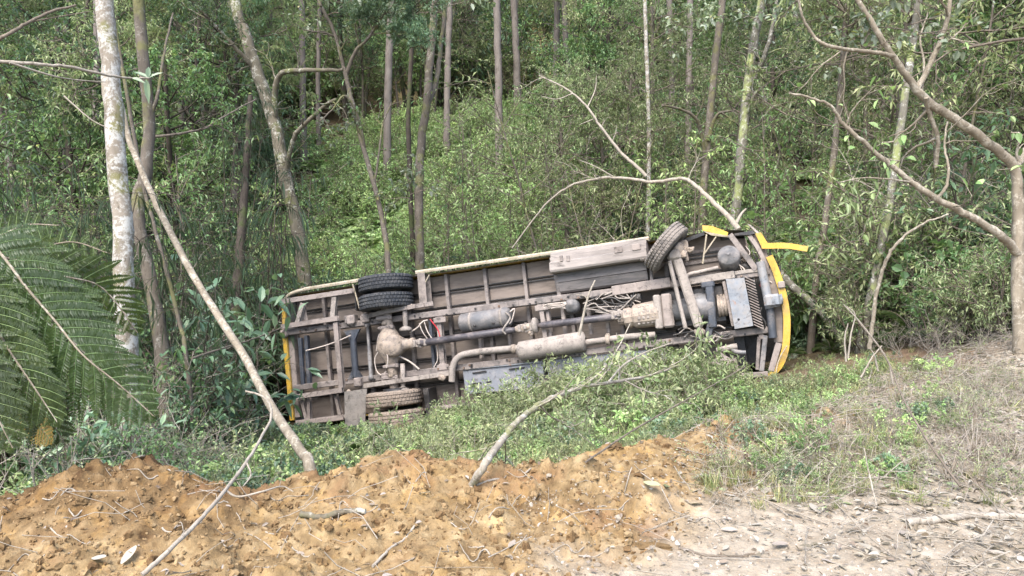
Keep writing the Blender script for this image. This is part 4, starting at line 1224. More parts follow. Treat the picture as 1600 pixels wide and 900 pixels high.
PM["crownD"] = mesh_of("crown", proto_crown(204, 9, 1.8, .10, .028, 11), [K_dark, L_blue])
PM["crownF"] = mesh_of("crown", proto_crown(206, 6, 1.5, .19, .13, 3, sub=4, twig=3, simple=False, r=.02), [K_twig, L_silver])
PM["crownG"] = mesh_of("crown", proto_crown(207, 12, 1.1, .10, .030, 14, r=.02), [K_dark, L_blue])
PM["crownE"] = mesh_of("crown", proto_crown(205, 11, 2.4, .16, .022, 9, -.1, .6), [K_twig, L_olive])

HID = bpy.data.collections.new("scatter_sources")
def source(name, mesh):
    o = bpy.data.objects.new(name, mesh)
    HID.objects.link(o)
    return o

def scatter(name, kinds, weights, pts, scale, rng, tilt=.12, kind_of=None):
    """one uncountable mass of ground plants: instances of the kinds' meshes on the points"""
    col = bpy.data.collections.new(name + "_sources")
    for i, k in enumerate(kinds):
        col.objects.link(bpy.data.objects.new(f"{i:02d}_{k}_{name}", PM[k]))
    n = len(pts)
    me = bpy.data.meshes.new(name)
    me.vertices.add(n); me.vertices.foreach_set("co", np.asarray(pts, np.float32).ravel())
    rot = np.column_stack([rng.normal(0, tilt, n), rng.normal(0, tilt, n), rng.uniform(0, 2 * np.pi, n)]).astype(np.float32)
    idx = rng.choice(len(kinds), n, p=np.asarray(weights) / np.sum(weights)) if kind_of is None else kind_of
    for nm, typ, arr in (("rot", 'FLOAT_VECTOR', rot), ("scl", 'FLOAT', np.asarray(scale, np.float32)), ("idx", 'INT', idx.astype(np.int32))):
        a = me.attributes.new(nm, typ, 'POINT')
        a.data.foreach_set("vector" if typ == 'FLOAT_VECTOR' else "value", np.ascontiguousarray(arr).ravel())
    o = bpy.data.objects.new(name, me)
    COL.objects.link(o)
    ng = bpy.data.node_groups.new(name + "_scatter", 'GeometryNodeTree')
    ng.interface.new_socket("Geometry", in_out='INPUT', socket_type='NodeSocketGeometry')
    ng.interface.new_socket("Geometry", in_out='OUTPUT', socket_type='NodeSocketGeometry')
    gi = ng.nodes.new("NodeGroupInput"); go = ng.nodes.new("NodeGroupOutput")
    m2p = ng.nodes.new("GeometryNodeMeshToPoints")
    ci = ng.nodes.new("GeometryNodeCollectionInfo")
    ci.inputs['Collection'].default_value = col
    ci.inputs['Separate Children'].default_value = True
    ci.inputs['Reset Children'].default_value = True
    iop = ng.nodes.new("GeometryNodeInstanceOnPoints")
    iop.inputs['Pick Instance'].default_value = True
    def na(nm, dt):
        x = ng.nodes.new("GeometryNodeInputNamedAttribute"); x.data_type = dt; x.inputs[0].default_value = nm
        return x.outputs[0]
    L_ = ng.links.new
    L_(gi.outputs[0], m2p.inputs[0]); L_(m2p.outputs[0], iop.inputs['Points']); L_(ci.outputs[0], iop.inputs['Instance'])
    L_(na("idx", 'INT'), iop.inputs['Instance Index'])
    e2r = ng.nodes.new("FunctionNodeEulerToRotation")
    L_(na("rot", 'FLOAT_VECTOR'), e2r.inputs[0]); L_(e2r.outputs[0], iop.inputs['Rotation'])
    L_(na("scl", 'FLOAT'), iop.inputs['Scale'])
    L_(iop.outputs[0], go.inputs[0])
    md = o.modifiers.new("scatter", 'NODES'); md.node_group = ng
    tag(o, kind='stuff')
    return o

def in_bus(x, y, m=0.25):
    """footprint of the wreck on the ground"""
    dx, dy = x - BO[0], y - BO[1]
    a = np.array([BM[0, 0], BM[1, 0]]); a = a / np.linalg.norm(a); b = np.array([-a[1], a[0]])
    u = dx * a[0] + dy * a[1]; v = dx * b[0] + dy * b[1]
    return (np.abs(u) < BL / 2 + m) & (v > -0.45 - m) & (v < 2.9 + m)

def field(rng, n, y0, y1, x_of_y, keep=None, ypow=1.0):
    """n random ground points in a fan between distances y0 and y1"""
    out = []
    while len(out) < n:
        y = y0 + (y1 - y0) * rng.uniform(0, 1) ** ypow
        x = rng.uniform(-1, 1) * x_of_y(y)
        if in_bus(x, y) or (keep is not None and not keep(x, y)):
            continue
        out.append((x, y))
    a = np.array(out)
    return np.column_stack([a, hgt(a[:, 0], a[:, 1])])

# ------------------------------------------------------------------ trees placed where they stand
trng = np.random.default_rng(77)

def ground_at(x, y):
    return float(hgt_fine(np.array([x]), np.array([y]))[0])

def rooted(pts):
    """carry a trunk's lowest point down to the ground"""
    p = np.array(pts)
    last, prev = p[-1], p[-2]
    z = ground_at(last[0], last[1])
    if last[2] > z + .1:
        d = unit(last - prev)
        d = unit(d * .5 + np.array([0, 0, -1.0]))
        steps = max(2, int((last[2] - z) / .5))
        q = last + d * (last[2] - z + .1) / max(-d[2], .3)
        q[2] = ground_at(q[0], q[1]) - .12
        p = np.vstack([p, q])
    else:
        p[-1][2] = z - .12
    return p

def child_mesh(name, mesh, parent, loc, scale=1.0, rot=(0, 0, 0)):
    o = bpy.data.objects.new(name, mesh)
    COL.objects.link(o)
    o.parent = parent
    o.location = loc; o.scale = (scale,) * 3; o.rotation_euler = rot
    return o

def tree(name, label, px, r_bot, r_top, mat, limbs=(), crowns=(), extend=0.0, group=None, cat="tree", sides=12, root=True, leaf=None, twigs=0):
    pts = [P(*q) for q in px]
    if extend:
        d = unit(pts[0] - pts[1]); d = unit(d + np.array([0, 0, .6]))
        pts = [pts[0] + d * extend, pts[0] + d * extend * .5] + pts
    pts = rooted(pts) if root else np.array(pts)
    base = pts[-1].copy()
    e = empty(name, base)
    tag(e, label, cat, group)
    n = max(4, int(40 / len(pts)))
    c = catmull(pts[::-1] - base, n)
    rr = np.linspace(r_bot, r_top, len(c))
    if root:
        rr = rr * (1 + .35 * np.exp(-np.arange(len(c)) / (len(c) * .03 + 1)))
    mb = MB()
    tube(mb, c + trng.normal(0, r_bot * .06, c.shape), rr, sides, 0, rng=trng, rough=.06)
    mb.build("trunk", mat, e)
    for lp, r0, r1 in limbs:
        if name == 'crooked_bare_tree':
            r0, r1 = r0 * .82, r1 * .82
        q = catmull(np.array([P(*a) for a in lp]) - base, 7)
        mb = MB()
        tube(mb, q + trng.normal(0, r0 * .10, q.shape), np.linspace(r0, r1, len(q)), 9, 0, rng=trng, rough=.07)
        mb.build("limb", mat, e)
        if twigs:
            pl = Plant(trng)
            for i in trng.integers(1, len(q) - 1, twigs):
                ax = unit(q[i + 1] - q[i])
                pl.branch(q[i], unit(ax * .5 + perp(ax, trng)), trng.uniform(.3, .9), r1 * .6 + .003, 0,
                          [dict(seg=5, bend=.25, taper=.3, sides=4), dict(n=3, len=.5, r=.6, angle=.7, seg=4, bend=.25, sides=3, leaves=2 if leaf else 0, spread=.9)])
            if leaf:
                pl.finish_leaves(.09, .05, False)
            pl.wood.build("foliage", [mat, leaf or mat], e)
    for key, at, s in crowns:
        loc = (P(*at) if len(at) == 3 else pts[0]) - base
        child_mesh("crown", PM[key], e, loc, s, (0, 0, trng.uniform(0, 6)))
    return e

tree("lichened_tree", "straight pale trunk with white lichen patches behind the tree fern",
     [(162, -10, 7.6), (173, 120, 7.55), (182, 240, 7.5), (192, 360, 7.45), (195, 470, 7.4)], .095, .082, K_pale,
     extend=5.0, crowns=[("crownA", (), 1.1)], sides=18)
tree("grey_brown_tree", "smooth brown-grey trunk close behind the pale lichened trunk",
     [(216, -10, 9.6), (226, 110, 9.5), (233, 190, 9.5), (227, 270, 9.4), (214, 330, 9.3), (235, 440, 9.2), (252, 540, 9.0)], .085, .062, K_mid,
     extend=4.5, crowns=[("crownB", (), 1.1)], sides=14, limbs=[([(232, 190, 9.5), (246, 150, 9.5), (255, 90, 9.6), (270, 20, 9.8)], .025, .012)])
tree("leaning_pole_tree", "pale thin trunk leaning steeply down to the soil bank beside the bus",
     [(205, 228, 8.7), (238, 305, 8.4), (270, 370, 8.1), (302, 430, 7.8), (345, 500, 7.4), (385, 562, 7.0), (420, 630, 6.4), (470, 705, 5.7), (482, 722, 5.55)], .040, .032, K_skin, extend=.6, cat="tree")
tree("thin_dark_pole", "thin dark stem crossing the leaning pale trunk",
     [(222, 280, 9.0), (240, 350, 8.9), (262, 430, 8.8), (282, 510, 8.7), (290, 550, 8.6)], .026, .02, K_mid, extend=2.5)
tree("mossy_tree", "thick mossy trunk with pale lichen spots behind the rear of the bus",
     [(362, -10, 16.8), (385, 60, 16.7), (405, 120, 16.6), (432, 205, 16.5), (446, 280, 16.4), (466, 360, 16.3), (477, 450, 16.2)], .15, .11, K_moss,
     limbs=[([(428, 190, 16.5), (436, 120, 16.2), (480, 110, 15.8), (536, 110, 15.55)], .075, .032), ([(446, 275, 16.4), (460, 215, 16.0), (485, 186, 15.8), (512, 162, 15.6), (536, 152, 15.4)], .055, .03),
            ([(400, 110, 16.6), (350, 55, 16.2), (310, 12, 15.8)], .05, .03)],
     extend=4.0, crowns=[("crownA", (), .8), ("crownC", (340, 50, 16.0), .5)], sides=16, leaf=L_broad, twigs=4)
tree("dark_palm_stump", "dark shaggy trunk standing in the deep shade by the bus's rear end",
     [(392, 150, 15.4), (386, 230, 15.2), (382, 310, 15.0), (376, 380, 14.8), (372, 450, 14.6), (368, 530, 14.4)], .13, .05, K_dark, crowns=[("hang0", (380, 330, 15.0), .7)], sides=12)
tree("forked_sapling", "slender brown tree forking above the rear wheels",
     [(537, 105, 15.6), (548, 150, 15.5), (566, 225, 15.4), (585, 290, 15.3), (600, 360, 15.2), (607, 425, 15.1)], .058, .042, K_mid,
     limbs=[([(537, 105, 15.6), (522, 50, 15.5), (500, 5, 15.4), (492, -40, 15.4)], .04, .025), ([(540, 118, 15.6), (556, 80, 15.5), (575, 60, 15.4), (604, 15, 15.3)], .045, .02),
            ([(570, 235, 15.4), (562, 190, 15.2), (540, 150, 15.0), (520, 170, 14.9), (500, 190, 14.8)], .028, .012), ([(585, 290, 15.3), (592, 240, 15.3), (598, 195, 15.4), (612, 160, 15.4)], .025, .012)],
     crowns=[("crownG", (590, 45, 15.3), .62), ("crownG", (640, 75, 15.5), .55), ("crownG", (650, 20, 15.5), .6), ("crownF", (530, 20, 15.4), .6), ("crownF", (640, 310, 15.2), .45), ("crownF", (540, 210, 15.2), .4)], leaf=L_broad, twigs=5)
tree("rough_bark_tree", "upright dark-barked trunk with lichen rising behind the middle of the bus",
     [(678, 30, 17.2), (670, 110, 17.1), (668, 160, 17.0), (658, 225, 17.0), (655, 300, 16.9), (656, 425, 16.8)], .105, .08, K_mid,
     extend=5.0, crowns=[("crownC", (), .8), ("crownF", (690, 20, 16.5), .6)], sides=14, limbs=[([(668, 165, 17.0), (682, 125, 17.3), (690, 60, 17.6), (700, -20, 17.8)], .06, .045)])
tree("thin_dark_tree", "thin dark stem standing close beside the rough-barked trunk",
     [(642, 100, 17.6), (638, 180, 17.5), (640, 270, 17.4), (646, 420, 17.2)], .06, .05, K_dark, extend=3, crowns=[("crownA", (), .7)])
tree("slim_grey_tree", "slim grey trunk behind the broken stick over the bus nose",
     [(1130, -10, 18.2), (1116, 110, 18.1), (1108, 200, 18.0), (1101, 280, 17.9), (1096, 360, 17.8)], .095, .08, K_mid, extend=4, crowns=[("crownB", (), .8), ("crownF", (1090, 60, 17.4), .6)],
     limbs=[([(1103, 250, 17.9), (1090, 190, 17.6), (1060, 170, 17.3), (1035, 165, 17)], .05, .02), ([(1106, 220, 17.9), (1120, 180, 17.7), (1150, 172, 17.5)], .05, .02)], leaf=L_broad, twigs=5)
tree("spotted_tree", "trunk with black and white lichen blotches behind the bus nose",
     [(1192, -10, 16.4), (1178, 70, 16.4), (1166, 150, 16.3), (1158, 240, 16.2), (1150, 330, 16.1), (1147, 370, 16.1)], .105, .085, K_lich, extend=4, crowns=[("crownC", (), .8), ("crownF", (1210, 50, 16.0), .65)],
     limbs=[([(1168, 140, 16.3), (1190, 100, 16.0), (1205, 50, 15.8), (1215, -10, 15.7)], .06, .035), ([(1162, 190, 16.3), (1178, 150, 16.0), (1200, 130, 15.9)], .05, .02)], leaf=L_broad, twigs=5)
tree("pale_slim_tree", "very slim pale stem among the leaves above the fuel tank",
     [(1008, 20, 21), (1012, 140, 21), (1014, 220, 21), (1013, 300, 20.8)], .06, .05, K_pale, extend=3, crowns=[("crownB", (), .8)])
tree("white_blotched_tree", "leaning trunk with white blotches beside the arched stick on the bank",
     [(1430, 40, 11.4), (1414, 150, 11.3), (1400, 250, 11.2), (1388, 330, 11.1), (1366, 440, 11.0), (1350, 510, 10.9)], .065, .05, K_lich, extend=3, crowns=[("crownB", (), .9)])
tree("brown_slender_tree", "slender brown trunk among bushes beyond the bus nose",
     [(1312, 150, 13.5), (1302, 250, 13.4), (1290, 340, 13.3), (1276, 430, 13.2), (1270, 500, 13.1)], .06, .05, K_mid, extend=3, crowns=[("crownB", (1320, 100, 13.6), .7)])
big = tree("crooked_bare_tree", "crooked smooth tan tree with long bare limbs arching from the road bank",
     [(1432, 142, 7.0), (1452, 160, 7.05), (1490, 185, 7.1), (1535, 218, 7.2), (1572, 246, 7.3), (1588, 275, 7.35), (1591, 330, 7.35), (1590, 400, 7.35), (1592, 480, 7.3), (1596, 560, 7.25)], .058, .036, K_skin,
     limbs=[([(1434, 144, 7.0), (1412, 112, 6.95), (1388, 78, 6.9), (1365, 40, 6.85), (1335, -8, 6.8)], .042, .026),
            ([(1432, 140, 7.0), (1448, 112, 7.0), (1470, 62, 6.95), (1482, 20, 6.9), (1486, -30, 6.9)], .034, .022),
            ([(1396, 88, 6.9), (1370, 82, 6.8), (1330, 78, 6.7), (1290, 70, 6.6), (1268, 52, 6.6), (1252, 20, 6.55), (1246, -20, 6.5)], .024, .012),
            ([(1592, 398, 7.35), (1568, 372, 7.2), (1540, 352, 7.1), (1498, 328, 7.0), (1465, 312, 6.95), (1425, 285, 6.9), (1385, 252, 6.85), (1350, 222, 6.8), (1318, 194, 6.75), (1298, 166, 6.7), (1268, 154, 6.65), (1232, 146, 6.6)], .05, .010),
            ([(1446, 152, 7.0), (1452, 178, 7.1), (1465, 215, 7.2), (1462, 262, 7.3)], .03, .024),
            ([(1462, 312, 6.95), (1478, 292, 7.0), (1482, 262, 7.0), (1476, 230, 7.05), (1480, 190, 7.1)], .02, .009),
            ([(1588, 262, 7.35), (1600, 240, 7.5), (1640, 190, 7.8), (1700, 100, 8.2)], .05, .03),
            ([(1440, 146, 7.0), (1444, 100, 7.1), (1438, 60, 7.2), (1450, 20, 7.3)], .014, .008),
            ([(1425, 285, 6.9), (1390, 280, 6.7), (1350, 278, 6.6), (1310, 285, 6.5)], .010, .005)],
     sides=16, twigs=2, leaf=L_bright, crowns=[("crownB", (1700, 60, 8.4), .8), ("crownF", (1420, 60, 7.2), .42), ("crownF", (1350, 90, 7.0), .3)])
# far straight trunks on the slope
for px, d, y0, y1, w in ((473, 38, -10, 165, 10), (497, 42, -10, 150, 7), (605, 34, -10, 215, 12), (698, 36, -10, 190, 10), (780, 33, -10, 235, 12), (808, 44, -10, 130, 11), (868, 40, -10, 150, 10),
                         (255, 36, -10, 150, 10), (291, 34, -10, 170, 13), (1050, 40, -10, 160, 9), (940, 46, -10, 120, 9), (1245, 38, -10, 200, 9), (420, 46, -10, 110, 8), (560, 48, -10, 110, 8), (740, 50, -10, 110, 8), (98, 30, -10, 250, 10), (150, 24, -10, 300, 10), (1075, 30, -10, 240, 10)):
    r = w / FPX * d / 2
    jx = trng.uniform(-8, 8)
    tree("straight_far_tree", "tall straight pale trunk on the wooded slope beyond the clearing", [(px + jx, y0, d), (px + jx * .4, (y0 + y1) / 2, d), (px, y1, d)], r * 1.05, r * .9, K_euc, extend=10.0,
         crowns=[("crownE", (), .8)], group="straight trunks on the far slope", sides=9)

# fallen and hanging wood -------------------------------------------------
def stick(name, label, px, r0, r1, mat, cat="branch", group=None, forks=(), leaf=None, n=7, ground=False, sprays=0, wob=.12, leafsize=(.08, .022)):
    pts = np.array([P(*q) for q in px]) if not ground else np.array([(lambda g_: np.array([g_[0], g_[1], ground_at(g_[0], g_[1]) + r0 * .7]))(on_ground(*q)) for q in px])
    base = pts[0].copy()
    c = catmull(pts - base, n)
    mb = MB()
    rad = np.linspace(r0, r1, len(c))
    tube(mb, c + trng.normal(0, r0 * wob, c.shape), rad, 8, 0, rng=trng, rough=.1)
    if not forks and not sprays:
        o = mb.build(name, mat)
        o.location = base
        return tag(o, label, cat, group)
    e = empty(name, base)
    mb.build("stem", mat, e)
    for fp, a, b in forks:
        q = catmull(np.array([P(*z) for z in fp]) - base, n)
        mb = MB(); tube(mb, q, np.linspace(a, b, len(q)), 6, 0, rng=trng, rough=.1)
        mb.build("side_branch", mat, e)
    if sprays:
        for k in range(sprays):
            pl = Plant(trng)
            i = trng.integers(len(c) // 4, len(c) - 1)
            ax = unit(c[i + 1] - c[i])
            pl.branch(c[i], unit(ax * .6 + perp(ax, trng)), trng.uniform(.25, .7), r1 * .6 + .002, 0,
                      [dict(seg=4, bend=.2, taper=.3, sides=3, leaves=4 if leaf else 0), dict(n=4, len=.55, r=.6, angle=.7, seg=3, bend=.25, sides=3, leaves=6 if leaf else 0, spread=.7)])
            if leaf:
                pl.finish_leaves(leafsize[0], leafsize[1], False)
            pl.wood.build("foliage" if leaf else "twig", [mat, leaf or mat], e)
    return tag(e, label, cat, group)

stick("broken_stick", "bleached broken stick arching over the bus above the front wheel", [(1155, 358, 12.2), (1130, 330, 12.4), (1104, 306, 12.6), (1086, 290, 12.8), (1068, 279, 13.0), (1020, 284, 13.3), (960, 277, 13.6), (920, 282, 13.8), (888, 292, 14.0), (850, 322, 14.2), (800, 388, 14.4)], .045, .012, K_stick,
      forks=[([(1150, 350, 12.3), (1158, 335, 12.3), (1166, 326, 12.3)], .03, .015), ([(960, 277, 13.6), (930, 260, 13.6), (905, 250, 13.7)], .012, .006)], sprays=4)
stick("dead_pale_limb", "dead pale limb slanting through the foliage above the middle of the bus", [(1010, 275, 14.5), (985, 252, 14.6), (968, 236, 14.7), (940, 200, 14.8), (918, 168, 14.9), (895, 146, 15.0), (868, 130, 15.1), (842, 118, 15.2)], .035, .012, K_stick,
      forks=[([(918, 168, 14.9), (930, 140, 15.0), (932, 118, 15.0)], .014, .007), ([(895, 146, 15.0), (870, 155, 14.9), (845, 150, 14.9)], .014, .006), ([(930, 185, 14.9), (905, 195, 14.8)], .012, .006)], sprays=5)
stick("lichened_log", "white lichened log sloping down behind the yellow bumper", [(1195, 405, 13.6), (1222, 432, 13.3), (1255, 462, 13.0), (1285, 490, 12.7), (1318, 532, 12.4)], .075, .06, K_lich)
stick("arched_stick", "thin curved tan stem arching over from the road bank", [(1358, 545, 8.6), (1362, 515, 8.6), (1371, 455, 8.6), (1387, 402, 8.6), (1410, 372, 8.6), (1442, 350, 8.6), (1482, 334, 8.6)], .028, .010, K_skin)
stick("fallen_lichened_branch", "pale lichened branch fallen from the soil towards the bus", [(736, 762, float((on_ground(736, 762) - EYE) @ FWD)), (756, 728, 3.95), (775, 700, 4.12), (800, 668, 4.35), (830, 641, 4.6), (862, 622, 4.85), (905, 607, 5.15), (950, 598, 5.5), (1010, 588, 5.9), (1060, 570, 6.3)], .023, .009, K_branch,
      forks=[([(950, 598, 5.5), (975, 570, 5.7), (1010, 550, 5.9), (1050, 536, 6.1)], .009, .004), ([(905, 607, 5.15), (940, 580, 5.4), (965, 545, 5.6), (985, 505, 5.8)], .008, .004)], leaf=L_olive, sprays=9)
stick("upright_dead_twig", "pale forked twig standing in front of the drive shaft", [(905, 524, 10.6), (910, 500, 10.6), (917, 470, 10.6), (922, 455, 10.6), (930, 438, 10.6)], .022, .012, K_stick, forks=[([(918, 468, 10.6), (912, 462, 10.6), (900, 460, 10.6)], .01, .006)])
stick("pale_vine", "long pale vine trailing over the orange soil to the undergrowth", [(222, 899, 2.9), (262, 862, 3.0), (310, 815, 3.2), (352, 766, 3.5), (385, 722, 3.9), (410, 680, 4.3), (424, 648, 4.6), (414, 622, 4.9), (384, 611, 5.1)], .010, .007, K_stick, "vine",
      forks=[([(352, 766, 3.5), (372, 776, 3.5), (410, 768, 3.5), (440, 760, 3.6), (458, 768, 3.6)], .006, .003), ([(385, 722, 3.9), (392, 742, 3.7), (380, 760, 3.6)], .005, .003)])
stick("slanting_pole", "thin straight pole slanting across the weeds below the bus", [(915, 722, 4.1), (985, 675, 4.6), (1045, 640, 5.2), (1090, 615, 5.7), (1135, 590, 6.3), (1165, 572, 6.7)], .006, .004, K_twig, wob=.04)
stick("mossy_stick", "short dark stick with green moss lying on loose soil", [(470, 820), (505, 822), (540, 825), (572, 826)], .017, .013, K_moss, ground=True)
stick("road_stick", "smooth grey stick lying on the packed road among dry leaves", [(1418, 822), (1460, 818), (1510, 812), (1560, 812), (1640, 816)], .021, .018, K_stick, ground=True)
stick("crooked_twig", "thin pale crooked twig at the foot of the fallen branch", [(732, 766), (775, 764), (800, 758), (830, 744)], .007, .005, K_stick, ground=True)
stick("forked_twig", "small forked grey twig on the loose soil near the mossy stick", [(582, 893), (610, 868), (632, 850), (650, 836)], .007, .005, K_stick, ground=True)
stick("thin_brown_root", "thin brown root lying across the edge of the packed road", [(1060, 862), (1100, 868), (1150, 872), (1175, 868)], .008, .005, K_twig, ground=True)
for px in ([(1325, 560, 6.4), (1330, 520, 6.4), (1336, 492, 6.4), (1322, 478, 6.4)], [(1322, 565, 6.2), (1320, 530, 6.2), (1325, 505, 6.2)], [(1345, 590, 6.0), (1362, 560, 6.0), (1378, 540, 6.0)], [(1395, 600, 6.0), (1385, 560, 6.0), (1345, 505, 6.0), (1318, 476, 6.0)], [(1372, 580, 6.1), (1366, 555, 6.1), (1360, 545, 6.1)]):
    stick("weed_stalk", "pale upright stalk sticking up from the weeds by the bus nose", px, .008, .004, K_stick, "stalk", "pale stalks in the weeds by the bus nose")
stick("slim_cane", "slim cane leaning over the leaf litter on the road edge", [(1500, 760, 4.1), (1450, 690, 4.4), (1410, 620, 4.8), (1385, 560, 5.2), (1340, 500, 5.6)], .007, .004, K_twig, "cane")
stick("drooping_stalk", "pale grass stalk rising from the litter on the road edge", [(1370, 790, 3.9), (1358, 740, 4.0), (1350, 700, 4.0)], .005, .003, K_stick, "stalk")
stick("bare_branch_crossing", "bare pale branch reaching in front of the lichened trunk with large leaves", [(-40, 94, 5.2), (40, 99, 5.3), (110, 105, 5.5), (165, 117, 5.7), (205, 122, 5.9), (232, 122, 6.0)], .013, .007, K_stick,
      forks=[([(15, 98, 5.2), (80, 118, 5.4), (120, 125, 5.6), (165, 128, 5.8)], .008, .004)])
stick("high_bare_branch", "bare pale branch sloping up across the upper trees", [(-40, 80, 5.6), (10, 55, 5.6), (45, 35, 5.7), (80, 18, 5.8), (120, 8, 5.9)], .016, .008, K_twig, forks=[([(45, 35, 5.7), (70, 30, 5.8), (140, 18, 6.0)], .007, .004)])
stick("hanging_thin_twig", "thin bare twig hanging beside the tall canes behind the tree fern", [(100, 150, 6.6), (140, 185, 6.6), (168, 200, 6.6)], .007, .004, K_stick)
stick("long_thin_branch", "long thin branch crossing the dark canes before the mossy trunk", [(230, 215, 10), (280, 209, 10.2), (320, 200, 10.5), (345, 185, 10.8), (400, 155, 11.4)], .02, .010, K_twig, sprays=4, leaf=L_broad)
stick("yellowish_twig", "thin yellowish twig running from the rear bumper into the dark gully", [(300, 560, 8.2), (345, 545, 8.8), (395, 530, 9.6), (440, 512, 10.6)], .014, .009, K_twig)
# large pale leaves on the crossing branch
def big_leaf(px, d, L, W, dirpx, label, mat, name="large_leaf", group=None, up=(0.1, -.6, .8)):
    p = P(*px, d); q = P(px[0] + dirpx[0], px[1] + dirpx[1], d + .02)
    mb = MB(); leaves(mb, [np.zeros(3)], [q - p], [np.array(up)], [L], [W], 0, [trng.uniform(.4, 1)], .12, .2)
    o = mb.build(name, mat); o.location = p
    return tag(o, label, "leaf", group)
for a in (((232, 122), 6.0, .13, .035, (40, -20)), ((232, 122), 6.0, .16, .04, (-18, -10)), ((228, 122), 6.0, .18, .05, (5, 40)), ((232, 122), 6.0, .11, .045, (0, -30)), ((205, 122), 5.9, .11, .04, (30, 8))):
    big_leaf(*a, "large pale leaf at the end of the branch crossing the lichened trunk", L_blue, group="large leaves on the crossing branch")

# ------------------------------------------------------------------ tree fern by the left of the soil bank
frng = np.random.default_rng(5)
tf_base = P(-90, 640, 4.3); tf_base[2] = ground_at(tf_base[0], tf_base[1]) - .1
tf = empty("tree_fern", tf_base)
tag(tf, "big tree fern with broad feathery fronds hanging over the soil heap", "fern")
mb = MB(); top = P(-120, 330, 4.3)
tube(mb, catmull([np.zeros(3), (top - tf_base) * .5 + [.05, 0, 0], top - tf_base], 8), .075, 10, 0, rng=frng, rough=.2)
mb.build("stem", K_dark, tf)
def tf_frond(px, pin, npin, nule, ang=1.0, sag=.12, mat=None, wid=.022, side=None, rach=.011, bare=.12):
    mb = MB()
    pts = catmull([P(*q) for q in px], 8) - tf_base
    sd = side if side is not None else -FWD
    frond(mb, pts, pin, npin, nule, 1, frng, ang, wid, sd, rach, bare, np.array([0, -.5, .85]), sag)
    mb.build("frond", [K_skin, mat or L_fern, L_bright], tf)
tf_frond([(-120, 300, 4.3), (-50, 345, 4.15), (0, 395, 4.05), (42, 450, 4.0), (85, 500, 3.95), (130, 555, 3.9), (185, 600, 3.9), (240, 650, 3.9)], .40, 22, 26, .92, .2, bare=.30, wid=.021)
tf_frond([(-120, 370, 4.2), (-75, 425, 4.0), (-30, 470, 3.9), (10, 540, 3.85), (50, 600, 3.8), (90, 660, 3.8)], .30, 20, 22, .85, .25, bare=.2, wid=.02)
tf_frond([(-120, 390, 4.6), (-60, 395, 4.6), (20, 405, 4.6), (95, 430, 4.6), (160, 450, 4.7), (215, 520, 4.8)], .30, 18, 22, .95, .10, wid=.02)
tf_frond([(-120, 300, 4.5), (-80, 345, 4.5), (-20, 372, 4.45), (40, 352, 4.4), (92, 352, 4.35)], .16, 14, 12, 1.1, .15, wid=.016)
tf_frond([(-110, 330, 4.9), (-50, 390, 4.9), (40, 393, 4.9), (110, 378, 4.85), (168, 395, 4.8)], .17, 15, 12, 1.1, .15, wid=.016)
tf_frond([(-120, 360, 4.0), (-90, 470, 3.9), (-50, 560, 3.8), (-10, 640, 3.75), (20, 700, 3.75)], .32, 16, 20, .9, .1, wid=.02)
tf_frond([(-60, 420, 4.7), (0, 470, 4.7), (70, 500, 4.75), (140, 560, 4.8), (190, 640, 4.85)], .26, 18, 18, .95, .25, wid=.018)
tf_frond([(-80, 520, 4.2), (-20, 580, 4.2), (50, 620, 4.2), (100, 690, 4.2)], .24, 16, 16, .95, .3, wid=.018)
tf_frond([(20, 640, 4.3), (40, 652, 4.25), (62, 668, 4.2), (80, 690, 4.15)], .10, 12, 8, 1.0, .15, L_yellow, .012, rach=.004)

# ------------------------------------------------------------------ shrubs, saplings, canes: individuals in view
srng = np.random.default_rng(123)
def plant_thing(key, name, label, cat, group, x, y, s, mesh_obj=[0]):
    o = bpy.data.objects.new(name, PM[key])
    COL.objects.link(o)
    o.location = (x, y, ground_at(x, y) - .03)
    o.scale = (s,) * 3
    o.rotation_euler = (srng.normal(0, .06), srng.normal(0, .06), srng.uniform(0, 6.28))
    return tag(o, label, cat, group)

SPEC = {
    "broad": ("broad_leaved_shrub", "bushy broad-leaved green shrub", "shrub", "broad-leaved shrubs in the woods"),
    "dark": ("dark_leaved_shrub", "dark glossy-leaved shrub", "shrub", "dark shrubs in the woods"),
    "olive": ("olive_shrub", "twiggy shrub with narrow olive leaves", "shrub", "narrow-leaved olive shrubs"),
    "bare": ("twiggy_shrub", "nearly bare tangle of thin brown twigs", "shrub", "bare twiggy shrubs"),
    "hang": ("cane_thicket", "thin canes with dark hanging leaves", "canes", "cane thickets"),
    "sap": ("leafy_sapling", "slender green-leaved sapling", "sapling", "slender green saplings"),
    "bsap": ("light_green_sapling", "slender sapling with light green leaves", "sapling", "light green saplings"),
    "bright": ("light_green_shrub", "low shrub with fresh light green leaves", "shrub", "light green shrubs"),
    "osap": ("narrow_leaved_sapling", "slender sapling with sparse olive leaves", "sapling", "slender olive saplings"),
    "big": ("large_leaved_shrub", "sparse shrub with large oval leaves", "shrub", "large-leaved shrubs"),
    "fern": ("ground_fern", "low fern with arching fronds", "fern", "low ferns on the slope"),
}
def where(px, d):
    if px < 200: w = "near the tree fern"
    elif px < 440: w = "between the lichened trunk and the bus"
    elif px < 700: w = "behind the bus's rear wheels"
    elif px < 1000: w = "behind the middle of the bus"
    elif px < 1230: w = "behind the bus nose"
    elif px < 1440: w = "between the bus nose and the bare tree"
    else: w = "around the crooked bare tree"
    return w
